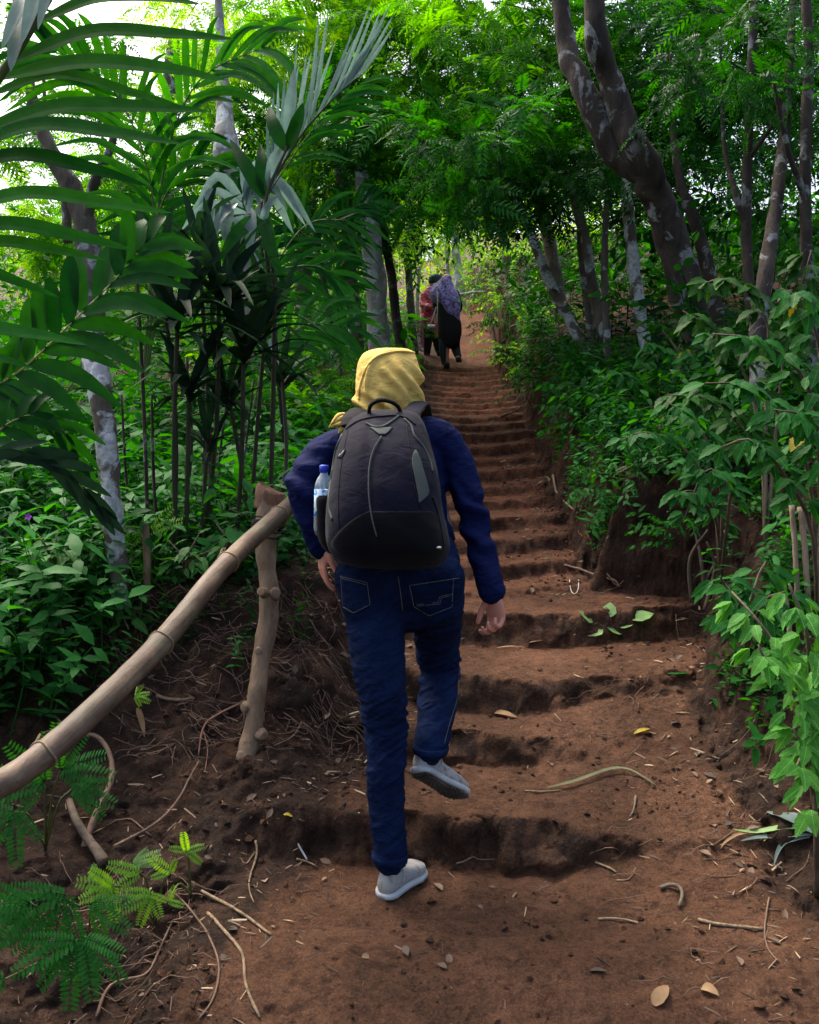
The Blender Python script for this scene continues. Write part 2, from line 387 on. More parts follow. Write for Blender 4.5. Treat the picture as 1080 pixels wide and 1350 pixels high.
def ground_mat():
    m, N, L, b = mat('trodden_clay'); tc = N.new('ShaderNodeTexCoord'); g = tc.outputs['Object']
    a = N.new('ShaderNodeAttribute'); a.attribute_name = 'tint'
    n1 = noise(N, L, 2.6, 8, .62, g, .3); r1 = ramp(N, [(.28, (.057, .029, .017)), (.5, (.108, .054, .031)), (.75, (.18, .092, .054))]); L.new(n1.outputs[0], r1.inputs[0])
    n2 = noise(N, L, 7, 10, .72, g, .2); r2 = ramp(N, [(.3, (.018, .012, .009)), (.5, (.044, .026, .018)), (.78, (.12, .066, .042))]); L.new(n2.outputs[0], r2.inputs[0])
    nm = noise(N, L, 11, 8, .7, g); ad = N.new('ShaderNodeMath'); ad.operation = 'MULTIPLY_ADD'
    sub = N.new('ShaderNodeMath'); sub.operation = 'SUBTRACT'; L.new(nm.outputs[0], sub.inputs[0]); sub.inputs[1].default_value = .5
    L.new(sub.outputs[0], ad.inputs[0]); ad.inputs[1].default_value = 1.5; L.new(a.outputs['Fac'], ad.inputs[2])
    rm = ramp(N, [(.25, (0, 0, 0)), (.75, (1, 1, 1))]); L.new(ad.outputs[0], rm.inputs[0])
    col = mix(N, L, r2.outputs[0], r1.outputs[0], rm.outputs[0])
    # the clay is redder higher up the hill
    sy = N.new('ShaderNodeSeparateXYZ'); L.new(g, sy.inputs[0]); mr = N.new('ShaderNodeMapRange'); mr.inputs['From Min'].default_value = 3.6; mr.inputs['From Max'].default_value = 7.5; L.new(sy.outputs[1], mr.inputs[0])
    red = mix(N, L, col, (1.4, 1.05, .95), 1., 'MULTIPLY'); col = mix(N, L, col, red, mr.outputs[0])
    # small dark crumbs and pale grit
    v = N.new('ShaderNodeTexVoronoi'); v.inputs['Scale'].default_value = 60; L.new(g, v.inputs['Vector'])
    rv = ramp(N, [(.06, (1, 1, 1)), (.16, (0, 0, 0))]); L.new(v.outputs['Distance'], rv.inputs[0])
    n5 = noise(N, L, 6, 4, .6, g); r5 = ramp(N, [(.5, (0, 0, 0)), (.62, (.8, .8, .8))]); L.new(n5.outputs[0], r5.inputs[0])
    f = mix(N, L, (0, 0, 0), rv.outputs[0], r5.outputs[0]); col = mix(N, L, col, (.03, .022, .016), f)
    v2 = N.new('ShaderNodeTexVoronoi'); v2.inputs['Scale'].default_value = 24; L.new(g, v2.inputs['Vector'])
    rv2 = ramp(N, [(.035, (1, 1, 1)), (.055, (0, 0, 0))]); L.new(v2.outputs['Distance'], rv2.inputs[0])
    col = mix(N, L, col, (.30, .23, .17), rv2.outputs[0])
    # grit: fine grains, crumbs and damp specks
    ng = noise(N, L, 130, 6, .75, g); rg = ramp(N, [(.30, (.45, .43, .42)), (.5, (1, 1, 1)), (.70, (1.65, 1.6, 1.55))]); L.new(ng.outputs[0], rg.inputs[0]); col = mix(N, L, col, rg.outputs[0], 1., 'MULTIPLY')
    ng2 = noise(N, L, 24, 10, .8, g, .5); rg2 = ramp(N, [(.36, (.42, .40, .40)), (.50, (1, 1, 1)), (.72, (1.35, 1.3, 1.25))]); L.new(ng2.outputs[0], rg2.inputs[0]); col = mix(N, L, col, rg2.outputs[0], 1., 'MULTIPLY')
    L.new(col, b.inputs['Base Color'])
    rr = ramp(N, [(.35, (.62, .62, .62)), (.7, (.95, .95, .95))]); L.new(n2.outputs[0], rr.inputs[0]); L.new(rr.outputs[0], b.inputs['Roughness'])
    b.inputs['Specular IOR Level'].default_value = .12
    n6 = noise(N, L, 38, 12, .75, g); n7 = noise(N, L, 160, 4, .6, g)
    p = bump(N, L, n7.outputs[0], .9, .006, None); p = bump(N, L, n6.outputs[0], 1., .028, None, p); bump(N, L, n2.outputs[0], .6, .04, b, p)
    return m
M['clay'] = ground_mat()
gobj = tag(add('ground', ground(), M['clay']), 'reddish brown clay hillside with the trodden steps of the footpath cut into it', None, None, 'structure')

Zfull = Zg
def Zg(x, y):
    xs, ys, Z = GRID; x = np.atleast_1d(np.asarray(x, float)); y = np.atleast_1d(np.asarray(y, float))
    i = np.clip(np.searchsorted(xs, x)-1, 0, len(xs)-2); j = np.clip(np.searchsorted(ys, y)-1, 0, len(ys)-2)
    u = np.clip((x-xs[i])/(xs[i+1]-xs[i]), 0, 1); v = np.clip((y-ys[j])/(ys[j+1]-ys[j]), 0, 1)
    return (Z[j, i]*(1-u)+Z[j, i+1]*u)*(1-v)+(Z[j+1, i]*(1-u)+Z[j+1, i+1]*u)*v

# ------------------------------------------------------------------ leaf shapes
def blade(L=1., W=.3, n=4, fold=.12, droop=.2, peak=.4, serr=0., wave=0.):
    """leaf from the origin along +Y, facing +Z"""
    s = np.linspace(0, 1, n+1)[1:-1]
    w = W/2*(np.sin(np.pi*np.clip(s, 0, 1)**(math.log(.5)/math.log(peak))))**.85
    V = [(0, 0, 0)]
    for i, (t, h) in enumerate(zip(s, w)):
        h2 = h*(1+serr*(1 if i % 2 else -1)); z = -droop*L*t**2
        V += [(-h2, L*t+serr*.05, z+fold*h2+wave*math.sin(i*2.1)*W), (0, L*t, z), (h2, L*t+serr*.05, z+fold*h2-wave*math.sin(i*2.1+.7)*W)]
    V.append((0, L, -droop*L)); e = len(V)-1
    T = [(0, 2, 1), (0, 3, 2)]
    for i in range(len(s)-1):
        a = 1+3*i; T += [(a, a+1, a+4), (a, a+4, a+3), (a+1, a+2, a+5), (a+1, a+5, a+4)]
    a = 1+3*(len(s)-1); T += [(a, a+1, e), (a+1, a+2, e)]
    return np.array(V, float), np.array(T)
def rot_to(d, up=(0, 0, 1), roll=0.):
    """matrix whose Y axis is d and Z axis close to up"""
    d = np.asarray(d, float); d /= np.linalg.norm(d)+1e-9
    x = np.cross(d, up); nx = np.linalg.norm(x)
    x = np.array([1., 0, 0]) if nx < 1e-4 else x/nx
    z = np.cross(x, d)
    if roll: x, z = x*math.cos(roll)+z*math.sin(roll), z*math.cos(roll)-x*math.sin(roll)
    return np.stack([x, d, z], 1)
def euler_mats(n, yaw, pitch, roll):
    cy, sy, cpt, spt, cr, sr = np.cos(yaw), np.sin(yaw), np.cos(pitch), np.sin(pitch), np.cos(roll), np.sin(roll)
    z0 = np.zeros(n); o = np.ones(n)
    Rz = np.stack([cy, -sy, z0, sy, cy, z0, z0, z0, o], 1).reshape(n, 3, 3)
    Rx = np.stack([o, z0, z0, z0, cpt, -spt, z0, spt, cpt], 1).reshape(n, 3, 3)
    Ry = np.stack([cr, z0, sr, z0, o, z0, -sr, z0, cr], 1).reshape(n, 3, 3)
    return Rz @ Rx @ Ry
def scatter(mb, tpl, R, P, S, tint):
    V, T = tpl; n = len(P)
    W = np.einsum('nij,kj->nki', R, V)*S[:, None, None]+P[:, None, :]
    k = len(V); F_ = (T[None]+np.arange(n)[:, None, None]*k).reshape(-1, 3)
    mb.add(W.reshape(-1, 3), F_, None, np.repeat(tint, k))
def strap_leaf(mb, P, W, n=14, fold=.25, up=(0, 0, 1), tint=.5, taper=.35, ribs=False, base=.35):
    """long strap leaf along a world curve P, width W"""
    C_ = catmull(P, n); s = np.linspace(0, 1, n)
    w = W/2*np.clip(np.minimum(base+(1-base)*s/.18, 1), 0, 1)*np.clip(((1-s)/taper), 0, 1)**.65
    T = np.gradient(C_, axis=0); T /= np.linalg.norm(T, axis=1)[:, None]
    X = np.cross(T, np.asarray(up, float)); X /= np.linalg.norm(X, axis=1)[:, None]+1e-9
    Z = np.cross(X, T)
    cols = [-1, -.5, 0, .5, 1] if ribs else [-1, 0, 1]
    hts = [1, .72, 0, .72, 1] if ribs else [1, 0, 1]
    V = np.concatenate([(C_+X*(w*c)[:, None]+Z*(w*fold*h)[:, None])[:, None] for c, h in zip(cols, hts)], 1)
    k = len(cols); i = np.arange(n-1)[:, None]; j = np.arange(k-1)[None, :]
    Q = np.stack([i*k+j, i*k+j+1, (i+1)*k+j+1, (i+1)*k+j], -1).reshape(-1, 4)
    mb.add(V.reshape(-1, 3), None, Q, tint)
# ------------------------------------------------------------------ people
from mathutils.bvhtree import BVHTree
def remesh(name, shapes, voxel, m, parent=None, smooth=3, disp=None):
    mb = MB()
    for V, Q, T in shapes: mb.add(V, T, Q)
    me = mb.mesh(name+'_src'); o = bpy.data.objects.new(name+'_src', me); C.objects.link(o)
    r = o.modifiers.new('r', 'REMESH'); r.mode = 'VOXEL'; r.voxel_size = voxel; r.use_smooth_shade = True
    if smooth: s = o.modifiers.new('s', 'SMOOTH'); s.factor = .5; s.iterations = smooth
    dg = bpy.context.evaluated_depsgraph_get(); dg.update()
    me2 = bpy.data.meshes.new_from_object(o.evaluated_get(dg)); me2.name = name
    bpy.data.objects.remove(o); bpy.data.meshes.remove(me)
    n = len(me2.vertices); V = np.empty(n*3, dtype=np.float32); me2.vertices.foreach_get('co', V); V = V.reshape(-1, 3)
    if disp is not None:
        Nn = np.empty(n*3, dtype=np.float32); me2.vertices.foreach_get('normal', Nn); Nn = Nn.reshape(-1, 3)
        V = V+Nn*disp(V)[:, None]; me2.vertices.foreach_set('co', V.astype(np.float32).ravel()); me2.update()
    me2.materials.clear()
    o = add(name, me2, m)
    if parent is not None: under(o, parent)
    return o
def limb(P, R, n=None, k=20, ref=(1, 0, 0)):
    P = np.asarray([list(p) for p in P], float); R = np.asarray(R, float)
    if R.ndim == 1: R = np.stack([R, R], 1)
    n = n or 6*len(P)
    u = np.linspace(0, len(P)-1, n)
    R2 = np.stack([catmull(R, n)[:, c] for c in (0, 1)], 1)
    Pc = catmull(P, n)
    # rounded ends
    T0 = Pc[0]-Pc[1]; T0 /= np.linalg.norm(T0); T1 = Pc[-1]-Pc[-2]; T1 /= np.linalg.norm(T1)
    r0, r1 = R2[0].min(), R2[-1].min()
    a = np.array([.95, .7, .35]); h = np.sqrt(1-a**2)
    pre = [Pc[0]+T0*r0*x for x in a]; preR = [R2[0]*y for y in h]
    post = [Pc[-1]+T1*r1*x for x in a[::-1]]; postR = [R2[-1]*y for y in h[::-1]]
    return tube_vq(np.vstack([pre, Pc, post]), np.vstack([preR, R2, postR]), k, ref)
def hand(wrist, d, nrm, side, s=1., curl=.45):
    """palm, four fingers and a thumb; d along the hand, nrm out of the palm, side towards the thumb"""
    w = np.array(wrist, float); d = np.array(d, float); d /= np.linalg.norm(d)
    nrm = np.array(nrm, float); nrm -= d*nrm.dot(d); nrm /= np.linalg.norm(nrm)
    sd_ = np.array(side, float); sd_ -= d*sd_.dot(d)+nrm*sd_.dot(nrm); sd_ /= np.linalg.norm(sd_)
    out = [limb([w-d*.03*s, w, w+d*.045*s, w+d*.085*s], np.array([[.024, .017], [.026, .017], [.037, .015], [.038, .011]])*s, 14, 16, sd_)]
    L = [(.026, .040, .024, .019), (.009, .044, .028, .020), (-.009, .041, .026, .019), (-.026, .032, .020, .017)]
    for q, (x, a, b, c) in enumerate(L):
        p = w+d*.083*s+sd_*x*s; pts = [p-d*.02*s, p]; an = curl*(.5+.13*q); dd = d+sd_*x*2.2; dd /= np.linalg.norm(dd)
        for l in (a, b, c):
            v = dd*math.cos(an)+nrm*math.sin(an); p = p+v*l*s; pts.append(p); an += curl*(.9+.15*q)
        out.append(limb(pts, np.array([.0095, .0095, .0088, .008, .0065])*s, 16, 10, sd_))
    p = w+d*.018*s+sd_*.02*s; v1 = d*.7+sd_*.62+nrm*.35; v2 = d*.9+sd_*.25+nrm*.3
    v1 /= np.linalg.norm(v1); v2 /= np.linalg.norm(v2)
    out.append(limb([p-v1*.01*s, p+v1*.035*s, p+v1*.035*s+v2*.03*s, p+v1*.035*s+v2*.055*s], np.array([.014, .0125, .0105, .0075])*s, 14, 10, sd_))
    return out
def ring_rows(rows, n, k=72, p=2.0, disp=None):
    """closed skin from photo rows (py, x left, x right, distance, depth front, depth back)"""
    R = catmull(rows, n); th = np.linspace(0, 2*np.pi, k, endpoint=False)
    V = np.zeros((n, k, 3))
    for i, (py, xl, xr, D, df, db) in enumerate(R):
        c = at((xl+xr)/2, py, D); h = max((xr-xl)/2/F*D, .002)
        ct, st = np.cos(th), np.sin(th)
        X = np.sign(ct)*np.abs(ct)**(2/p)*h; Yy = np.sign(st)*np.abs(st)**(2/p)
        Yy = np.where(Yy < 0, Yy*df, Yy*db)
        V[i, :, 0] = c.x+X; V[i, :, 1] = c.y+Yy; V[i, :, 2] = c.z-Yy*.0
    if disp is not None:
        ctr = V.mean(1, keepdims=True); Nn = V-ctr; Nn /= np.linalg.norm(Nn, axis=2, keepdims=True)+1e-9
        V = V+Nn*disp(V)[..., None]
    i = np.arange(n-1)[:, None]; j = np.arange(k)[None, :]; j2 = (j+1) % k
    Q = np.stack([i*k+j, (i+1)*k+j, (i+1)*k+j2, i*k+j2], -1).reshape(-1, 4)
    V2 = np.vstack([V.reshape(-1, 3), V[0].mean(0), V[-1].mean(0)]); jj = np.arange(k); jn = (jj+1) % k; a = n*k
    T = np.vstack([np.stack([np.full(k, a), jj, jn], 1), np.stack([np.full(k, a+1), (n-1)*k+jn, (n-1)*k+jj], 1)])
    return V2, Q, T
def bvh_of(o):
    me = o.data; w = Vector(o.location); p = o.parent
    while p is not None: w += p.location; p = p.parent
    return BVHTree.FromPolygons([v.co+w for v in me.vertices], [tuple(f.vertices) for f in me.polygons])
def cast(bvh, px, py, off=.0):
    o_ = Vector((0, 0, CZ)); d = (at(px, py, 1.)-o_).normalized()
    h = bvh.ray_cast(o_, d)
    if h[0] is None: return None
    return h[0]-d*off
def line_on(mb, bvh, pts, r, off=.001, n=40, flat=.5, k=6, tint=.5):
    P = [cast(bvh, x, y, off) for x, y in catmull(pts, n)]; P = [p for p in P if p is not None]
    if len(P) < 3: return
    tube(mb, P, r, k, tint=tint)
def patch_on(mb, bvh, rows, off=.003, nu=14, nv=16, tint=.5):
    """a panel lying on a surface, from photo rows (py, x left, x right)"""
    R = catmull(rows, nv); g = []
    for py, xl, xr in R: g.append([cast(bvh, x, py, off) for x in np.linspace(xl, xr, nu)])
    last = None
    for r_ in g:
        for j in range(nu):
            if r_[j] is None: r_[j] = last
            last = r_[j]
    V = np.array([[list(p) for p in r_] for r_ in g]); 
    B = V+np.array([0, off+.004, 0]); nv_ = len(V)
    A = V.reshape(-1, 3); n = len(A); i = np.arange(nv_-1)[:, None]; j = np.arange(nu-1)[None, :]
    Q = np.stack([i*nu+j, (i+1)*nu+j, (i+1)*nu+j+1, i*nu+j+1], -1).reshape(-1, 4)
    rim = np.concatenate([np.arange(nu), np.arange(1, nv_)*nu+nu-1, (nv_-1)*nu+np.arange(nu-2, -1, -1), np.arange(nv_-2, 0, -1)*nu])
    rn = np.roll(rim, -1); Qr = np.stack([rim, rn, rn+n, rim+n], 1)
    mb.add(np.vstack([A, B.reshape(-1, 3)]), None, np.vstack([Q, Q[:, ::-1]+n, Qr]), tint)

M['skin'] = plain('skin', (.50, .215, .15), .55, .4, .2, 300, .1)
M['jacket'] = fabric('jacket_cloth', (.004, .008, .045), .8, 700, .8)
def denim():
    m = fabric('denim', (.0046, .012, .046), .85, 1200, .9, .25)
    N = m.node_tree.nodes; L = m.node_tree.links; b = N['Principled BSDF']
    tc = N.new('ShaderNodeTexCoord'); src = b.inputs['Base Color'].links[0].from_socket
    n = noise(N, L, 5, 4, .6, tc.outputs['Object']); n2 = noise(N, L, 420, 2, .6, mapping(N, L, tc.outputs['Object'], (1, 1, .35)))
    r = ramp(N, [(.3, (.6, .65, .7)), (.7, (1.5, 1.4, 1.25))]); L.new(n.outputs[0], r.inputs[0])
    r2 = ramp(N, [(.35, (.7, .7, .75)), (.7, (1.35, 1.3, 1.2))]); L.new(n2.outputs[0], r2.inputs[0])
    c = mix(N, L, src, r.outputs[0], 1., 'MULTIPLY'); c = mix(N, L, c, r2.outputs[0], 1., 'MULTIPLY'); L.new(c, b.inputs['Base Color'])
    return m
M['denim'] = denim()
M['stitch'] = plain('stitch_thread', (.11, .105, .09), .8)
M['scarf'] = fabric('scarf_cotton', (.66, .46, .13), .9, 900, .9, .12)
M['pack'] = fabric('pack_nylon', (.0036, .0040, .0125), .75, 1100, .35, .12, .05)
M['pack_black'] = fabric('pack_black_nylon', (.0045, .0045, .006), .75, 1100, .3, .15, .05)
M['pack_grey'] = fabric('pack_grey_trim', (.055, .066, .062), .6, 900, .1, .1, .0)
M['shoe'] = fabric('shoe_grey', (.29, .29, .285), .75, 700, .15, .08)
_N, _L = M['shoe'].node_tree.nodes, M['shoe'].node_tree.links; _b = _N['Principled BSDF']; _src = _b.inputs['Base Color'].links[0].from_socket
_tc = _N.new('ShaderNodeTexCoord'); _n = noise(_N, _L, 38, 6, .7, _tc.outputs['Object']); _r = ramp(_N, [(.50, (0, 0, 0)), (.66, (.75, .75, .75))]); _L.new(_n.outputs[0], _r.inputs[0])
_L.new(mix(_N, _L, _src, (.15, .085, .055), _r.outputs[0]), _b.inputs['Base Color'])
M['sole'] = plain('sole_rubber', (.36, .38, .40), .6, .4, .2, 100)
M['tread'] = plain('muddy_sole', (.10, .085, .07), .8, .3, .6, 120, .5)
M['white'] = plain('white_print', (.75, .76, .80), .5)
M['silver'] = plain('silver', (.6, .6, .58), .25, .5, 0, 1, .05, 1.)

HIP = at(532, 752, 2.72)
g1 = 'hikers on the stepped path'
def main_hiker():
    sh_l, el_l, wr_l = at(436, 588, 2.83), at(397, 640, 2.68), at(425, 724, 2.70)
    sh_r, el_r, wr_r = at(586, 578, 2.85), at(624, 690, 2.79), at(652, 787, 2.72)
    neck, head = at(514, 545, 2.88), at(513, 502, 2.91)
    pel, waist, chest = at(532, 745, 2.72), at(530, 700, 2.76), at(520, 620, 2.84)
    hl, hr = at(494, 775, 2.70), at(578, 775, 2.74)
    kn_l, an_l = at(507, 955, 2.65), at(514, 1126, 2.61)
    kn_r, an_r = at(581, 884, 2.90), at(565, 990, 2.67)
    heel_l, toe_l = at(507, 1163, 2.565), at(546, 1150, 2.75)
    heel_r, toe_r = at(549, 1018, 2.62), at(611, 1054, 2.77)
    # body
    sk = [limb([pel, waist, chest, at(514, 575, 2.86)], [[.13, .085], [.10, .075], [.125, .085], [.12, .06]], 20),
          limb([at(512, 575, 2.87), neck, at(513, 530, 2.89)], [.05, .045, .045], 8),
          limb([at(513, 527, 2.90), head+Vector((0, 0, .005)), at(513, 489, 2.91)], [[.055, .07], [.066, .080], [.055, .07]], 12)]
    sk.append(limb([head+Vector((0, .085, .0)), head+Vector((0, .10, -.02))], [.012, .013], 4, 10))
    for sx in (-1, 1): sk.append(limb([head+Vector((sx*.068, -.01, .005)), head+Vector((sx*.072, -.01, -.025))], [.012, .01], 4, 10))
    for a, b, c in ((sh_l, el_l, wr_l), (sh_r, el_r, wr_r)):
        sk.append(limb([chest.lerp(a, .35), a, a.lerp(b, .5), b, b.lerp(c, .4), c], [.042, .040, .033, .026, .028, .023], 26, 16))
    for a, b, c in ((hl, kn_l, an_l), (hr, kn_r, an_r)):
        sk.append(limb([pel.lerp(a, .5), a, a.lerp(b, .5), b, b.lerp(c, .35), c], [.06, .065, .056, .045, .043, .03], 26, 16))
    sk.append(limb([an_l, at(512, 1146, 2.61), at(528, 1150, 2.68)], [.03, .03, .025], 8, 14))
    up_r = Vector((.28, .78, .50)).normalized(); d_r = (toe_r-heel_r).normalized()
    sk.append(limb([an_r, heel_r+d_r*.055+up_r*.05, heel_r+d_r*.14+up_r*.032], [.029, .024, .016], 8, 14))
    sk += hand(wr_r+Vector((-.003, 0, .012)), (.12, -.05, -1), (-.75, -.75, 0), (-.8, .6, 0), .95, .95)
    sk += hand(wr_l+Vector((0, 0, .016)), (.02, -.02, -1), (.9, .35, 0), (.35, -1, 0), .88, .3)
    body = remesh('person', sk, .0036, M['skin'], None, 2)
    tag(body, 'hiker in yellow headscarf, navy jacket and blue jeans climbing the steps with a backpack', 'person', g1)
    # jeans: two legs and a seat, one skin
    jl = limb([at(503, 775, 2.70), at(494, 795, 2.69), at(497, 850, 2.66), at(503, 905, 2.64), at(508, 955, 2.64), at(509, 1010, 2.62), at(510, 1070, 2.61), at(514, 1112, 2.605), at(514, 1130, 2.605)],
              [[.085, .10], [.094, .10], [.086, .092], [.076, .082], [.066, .070], [.0615, .068], [.059, .062], [.053, .056], [.0525, .056]], 60, 36)
    jr = limb([at(560, 770, 2.72), at(576, 795, 2.75), at(577, 845, 2.84), at(580, 880, 2.88), at(578, 910, 2.83), at(575, 945, 2.75), at(569, 980, 2.68), at(568, 988, 2.67)],
              [[.085, .10], [.085, .095], [.076, .085], [.068, .075], [.064, .066], [.060, .060], [.052, .053], [.051, .052]], 50, 36)
    seat = limb([at(530, 715, 2.76), at(531, 745, 2.73), at(532, 780, 2.72), at(534, 800, 2.72)], [[.165, .10], [.182, .118], [.19, .120], [.14, .085]], 18, 40)
    bl = [limb([at(472, 760, 2.66), at(484, 795, 2.66)], [.075, .08], 8, 24), limb([at(580, 760, 2.68), at(578, 795, 2.70)], [.075, .08], 8, 24)]
    def jd(V):
        x, y, z = V.T
        n = fbm(x*6, y*6, z*16, 3, 71)*.004+(.5-np.abs(fbm(x*6+z*7, y*8, z*19-x*13, 3, 72)))**2*.020-.004
        zl = np.abs(z-kn_l.z); zr = np.abs(z-kn_r.z); left = x < -.0
        kn = np.where(left, np.exp(-(zl/.16)**2), np.exp(-(zr/.12)**2))
        w = (1-np.abs(fbm(x*5+z*14, y*8, z*34-x*22, 2, 73))*2.4).clip(0, 1)**2*.009*kn
        hem = np.where(left, np.exp(-((z-an_l.z+.03)/.05)**2), np.exp(-((z-an_r.z+.02)/.05)**2))*.004*np.sin(z*150+x*30)
        cr = -.016*np.exp(-((x-.0)/.012)**2)*ss(z, 0.82, .95)*0
        return n+w+hem-.012*(np.abs(fbm(x*7+z*6, y*5, z*9, 2, 77)) < .035)*0
    jeans = remesh('jeans', [jl, jr, seat]+bl, .0055, M['denim'], body, 3, jd)
    bj = bvh_of(jeans)
    mb = MB()
    for pts in ([(449, 760), (484, 768)], [(449, 758), (452, 800), (466, 808), (488, 797), (484, 768)], [(450, 762), (483, 771)],
                [(540, 772), (606, 762)], [(540, 772), (546, 800), (566, 812), (596, 800), (598, 764)], [(549, 797), (578, 794), (580, 786), (597, 783)], [(549, 799), (580, 796), (582, 788), (597, 785)]):
        Pp = []
        for a, b in zip(pts[:-1], pts[1:]):
            for t in np.linspace(0, 1, 12)[:-1 if b != pts[-1] else None]: Pp.append(cast(bj, a[0]+(b[0]-a[0])*t, a[1]+(b[1]-a[1])*t, .0008))
        Pp = [p for p in Pp if p is not None]
        if len(Pp) > 2: tube(mb, Pp, .0011, 5)
    for pts in ([(606, 880), (603, 920), (594, 950), (586, 980)], [(525, 760), (528, 780), (531, 806)]): line_on(mb, bj, pts, .0010, .0006)
    mb.build('stitching', M['stitch'], body)
    mb = MB()
    patch_on(mb, bj, [(759, 450, 483), (768, 450.5, 484), (785, 452, 486), (799, 454, 487), (806, 464, 476)], .0012)
    mb.build('back_pocket', M['denim'], body)
    mb = MB(); patch_on(mb, bj, [(771, 541, 605), (782, 543, 601), (799, 547, 597), (806, 555, 590), (811, 564, 574)], .0012)
    mb.build('back_pocket', M['denim'], body)
    for a, (cx, cy, D, r1, r2) in (('l', (514, 1128, 2.605, .0535, .057)), ('r', (568, 987, 2.67, .053, .054))):
        for dz in (0,):
            th = np.linspace(0, 2*np.pi, 40); c = at(cx, cy, D); mb = MB(); tube(mb, [(c.x+r1*math.cos(t), c.y+r2*math.sin(t), c.z+dz) for t in th], [(.011, .0035)]*40, 8, ref=(0, 0, 1)); mb.build('hem', M['denim'], body)
    # jacket
    jk = [limb([at(531, 752, 2.74), at(530, 715, 2.76), at(527, 660, 2.80), at(518, 610, 2.84), at(514, 578, 2.86), at(514, 558, 2.875)],
               [[.168, .115], [.160, .11], [.150, .115], [.165, .12], [.155, .095], [.075, .06]], 36, 40)]
    jk.append(limb([at(508, 590, 2.85), sh_l+Vector((.02, .0, -.01)), at(420, 604, 2.78), at(399, 636, 2.70), at(402, 652, 2.69), at(412, 684, 2.69), at(424, 722, 2.70)],
                   [.085, .064, .056, .054, .055, .047, .040], 44, 30))
    jk.append(limb([at(540, 590, 2.85), sh_r+Vector((-.03, 0, 0)), at(603, 610, 2.84), at(619, 665, 2.80), at(627, 695, 2.79), at(640, 745, 2.75), at(649, 780, 2.72)],
                   [.09, .068, .056, .050, .048, .045, .043], 44, 30))
    def kd(V):
        x, y, z = V.T
        n = fbm(x*8, y*8, z*13, 3, 81)*.0045+(.5-np.abs(fbm(x*11+z*8, y*11, z*19-x*9, 3, 82)))**2*.014-.003
        e = np.exp(-(((x-el_r.x)/.12)**2+((z-el_r.z)/.12)**2))+np.exp(-(((x-el_l.x)/.11)**2+((z-el_l.z)/.10)**2))
        return n+e*.008*np.sin((z*70+x*45+fbm(x*9, y*9, z*9, 2, 83)*4))
    jacket = remesh('jacket', jk, .0052, M['jacket'], body, 3, kd)
    bk = bvh_of(jacket)
    mb = MB()
    for pts in ([(627, 789), (645, 790), (664, 783)], [(588, 545), (590, 575), (586, 612)]): line_on(mb, bk, pts, .0014, .0004)
    mb.build('seam', M['jacket'], body)
    # headscarf
    def sd2(V):
        x, z, y = V[..., 0], V[..., 2], V[..., 1]
        d = np.zeros(x.shape)
        P0 = at(0, 500, 2.85).z
        u = (x-head.x)/.1; v = (z-head.z)/.12
        # soft pleats running from the crown down to the right
        c = u*.85+v*.55
        d += (.0085*np.sin(c*15+.9*np.sin(v*5))+.004*(.5-np.abs(np.sin(c*8.5+.5)))*2)*ss(u, -.35, 0)*ss(-v, -.85, -.1)
        d += .011*np.sin((u*.3+v)*15+u*4)*ss(-v, .1, .9)*ss(-u, -.6, .3)
        rr = np.hypot((u-.30)/1.02, (v+.15)/1.0)
        d += .008*np.exp(-((rr-.95)/.055)**2)*ss(v-u*.15, -.6, -.1)*ss(-(u-.75), 0, .3)
        d += .003*fbm(x*25, y*25, z*25, 3, 91)+.006*fbm(x*9, y*9, z*9, 2, 92)
        d = d*1.3+.010*(.4-np.abs(fbm(x*10+z*9, y*8, z*12-x*14, 3, 94)))**1*ss(-v, -.4, .8)
        return np.where(y < head.y+.05, d, d*.5)
    rows = [(459, 505, 528, 2.915, .012, .012), (460.5, 494, 539, 2.915, .045, .04), (464, 484, 546, 2.915, .07, .065), (470, 477, 550, 2.915, .088, .08), (480, 472, 554, 2.913, .102, .09), (495, 469, 556, 2.91, .112, .10), (512, 468, 557, 2.905, .110, .10),
            (526, 467.5, 557, 2.895, .10, .10), (537, 470, 556, 2.89, .088, .10), (548, 476, 553, 2.885, .078, .105), (560, 470, 560, 2.88, .07, .11), (572, 476, 556, 2.87, .06, .10)]
    V, Q, T = ring_rows(rows, 90, 110, 2.15, sd2)
    mb = MB(); mb.add(V, T, Q)
    hd = mb.build('headscarf', M['scarf'], body)
    # the scarf's loose end over the left shoulder
    mb = MB()
    for q, (a, b, c, r) in enumerate((((470, 556), (452, 557), (437, 562), .017), ((468, 552), (450, 551), (440, 558), .013), ((466, 560), (452, 565), (447, 571), .011), ((462, 548), (447, 547), (434, 564), .009))):
        tube(mb, [at(a[0], a[1], 2.80), at(b[0], b[1], 2.745), at(c[0], c[1], 2.75)], [(r*.9, r*.6), (r, r*.6), (r*.35, r*.3)], 12, 14, .35, 60+q)
    mb.build('scarf_end', M['scarf'], body)
    # fine seam of the headscarf rolled along the crown
    mb = MB(); bh = bvh_of(hd)
    line_on(mb, bh, [(473, 527), (475, 508), (482, 488), (493, 473), (508, 466), (530, 463), (550, 466)], .0042, .0015, 60)
    mb.build('scarf_seam', M['scarf'], body)
    # shoes
    def shoe(heel, ank, toe, up, name='shoe'):
        h, t = np.array(heel), np.array(toe); d = t-h; Ls = np.linalg.norm(d); d /= Ls
        up = np.array(up, float); up -= d*up.dot(d); up /= np.linalg.norm(up); sx = np.cross(d, up)
        n = 26; s = np.linspace(0, 1, n)
        hw = np.interp(s, [0, .04, .12, .3, .5, .72, .88, .97, 1], [.012, .028, .036, .034, .036, .045, .040, .024, .008])
        ht = np.interp(s, [0, .04, .12, .25, .38, .5, .7, .88, .97, 1], [.035, .062, .072, .070, .062, .056, .046, .036, .026, .018])
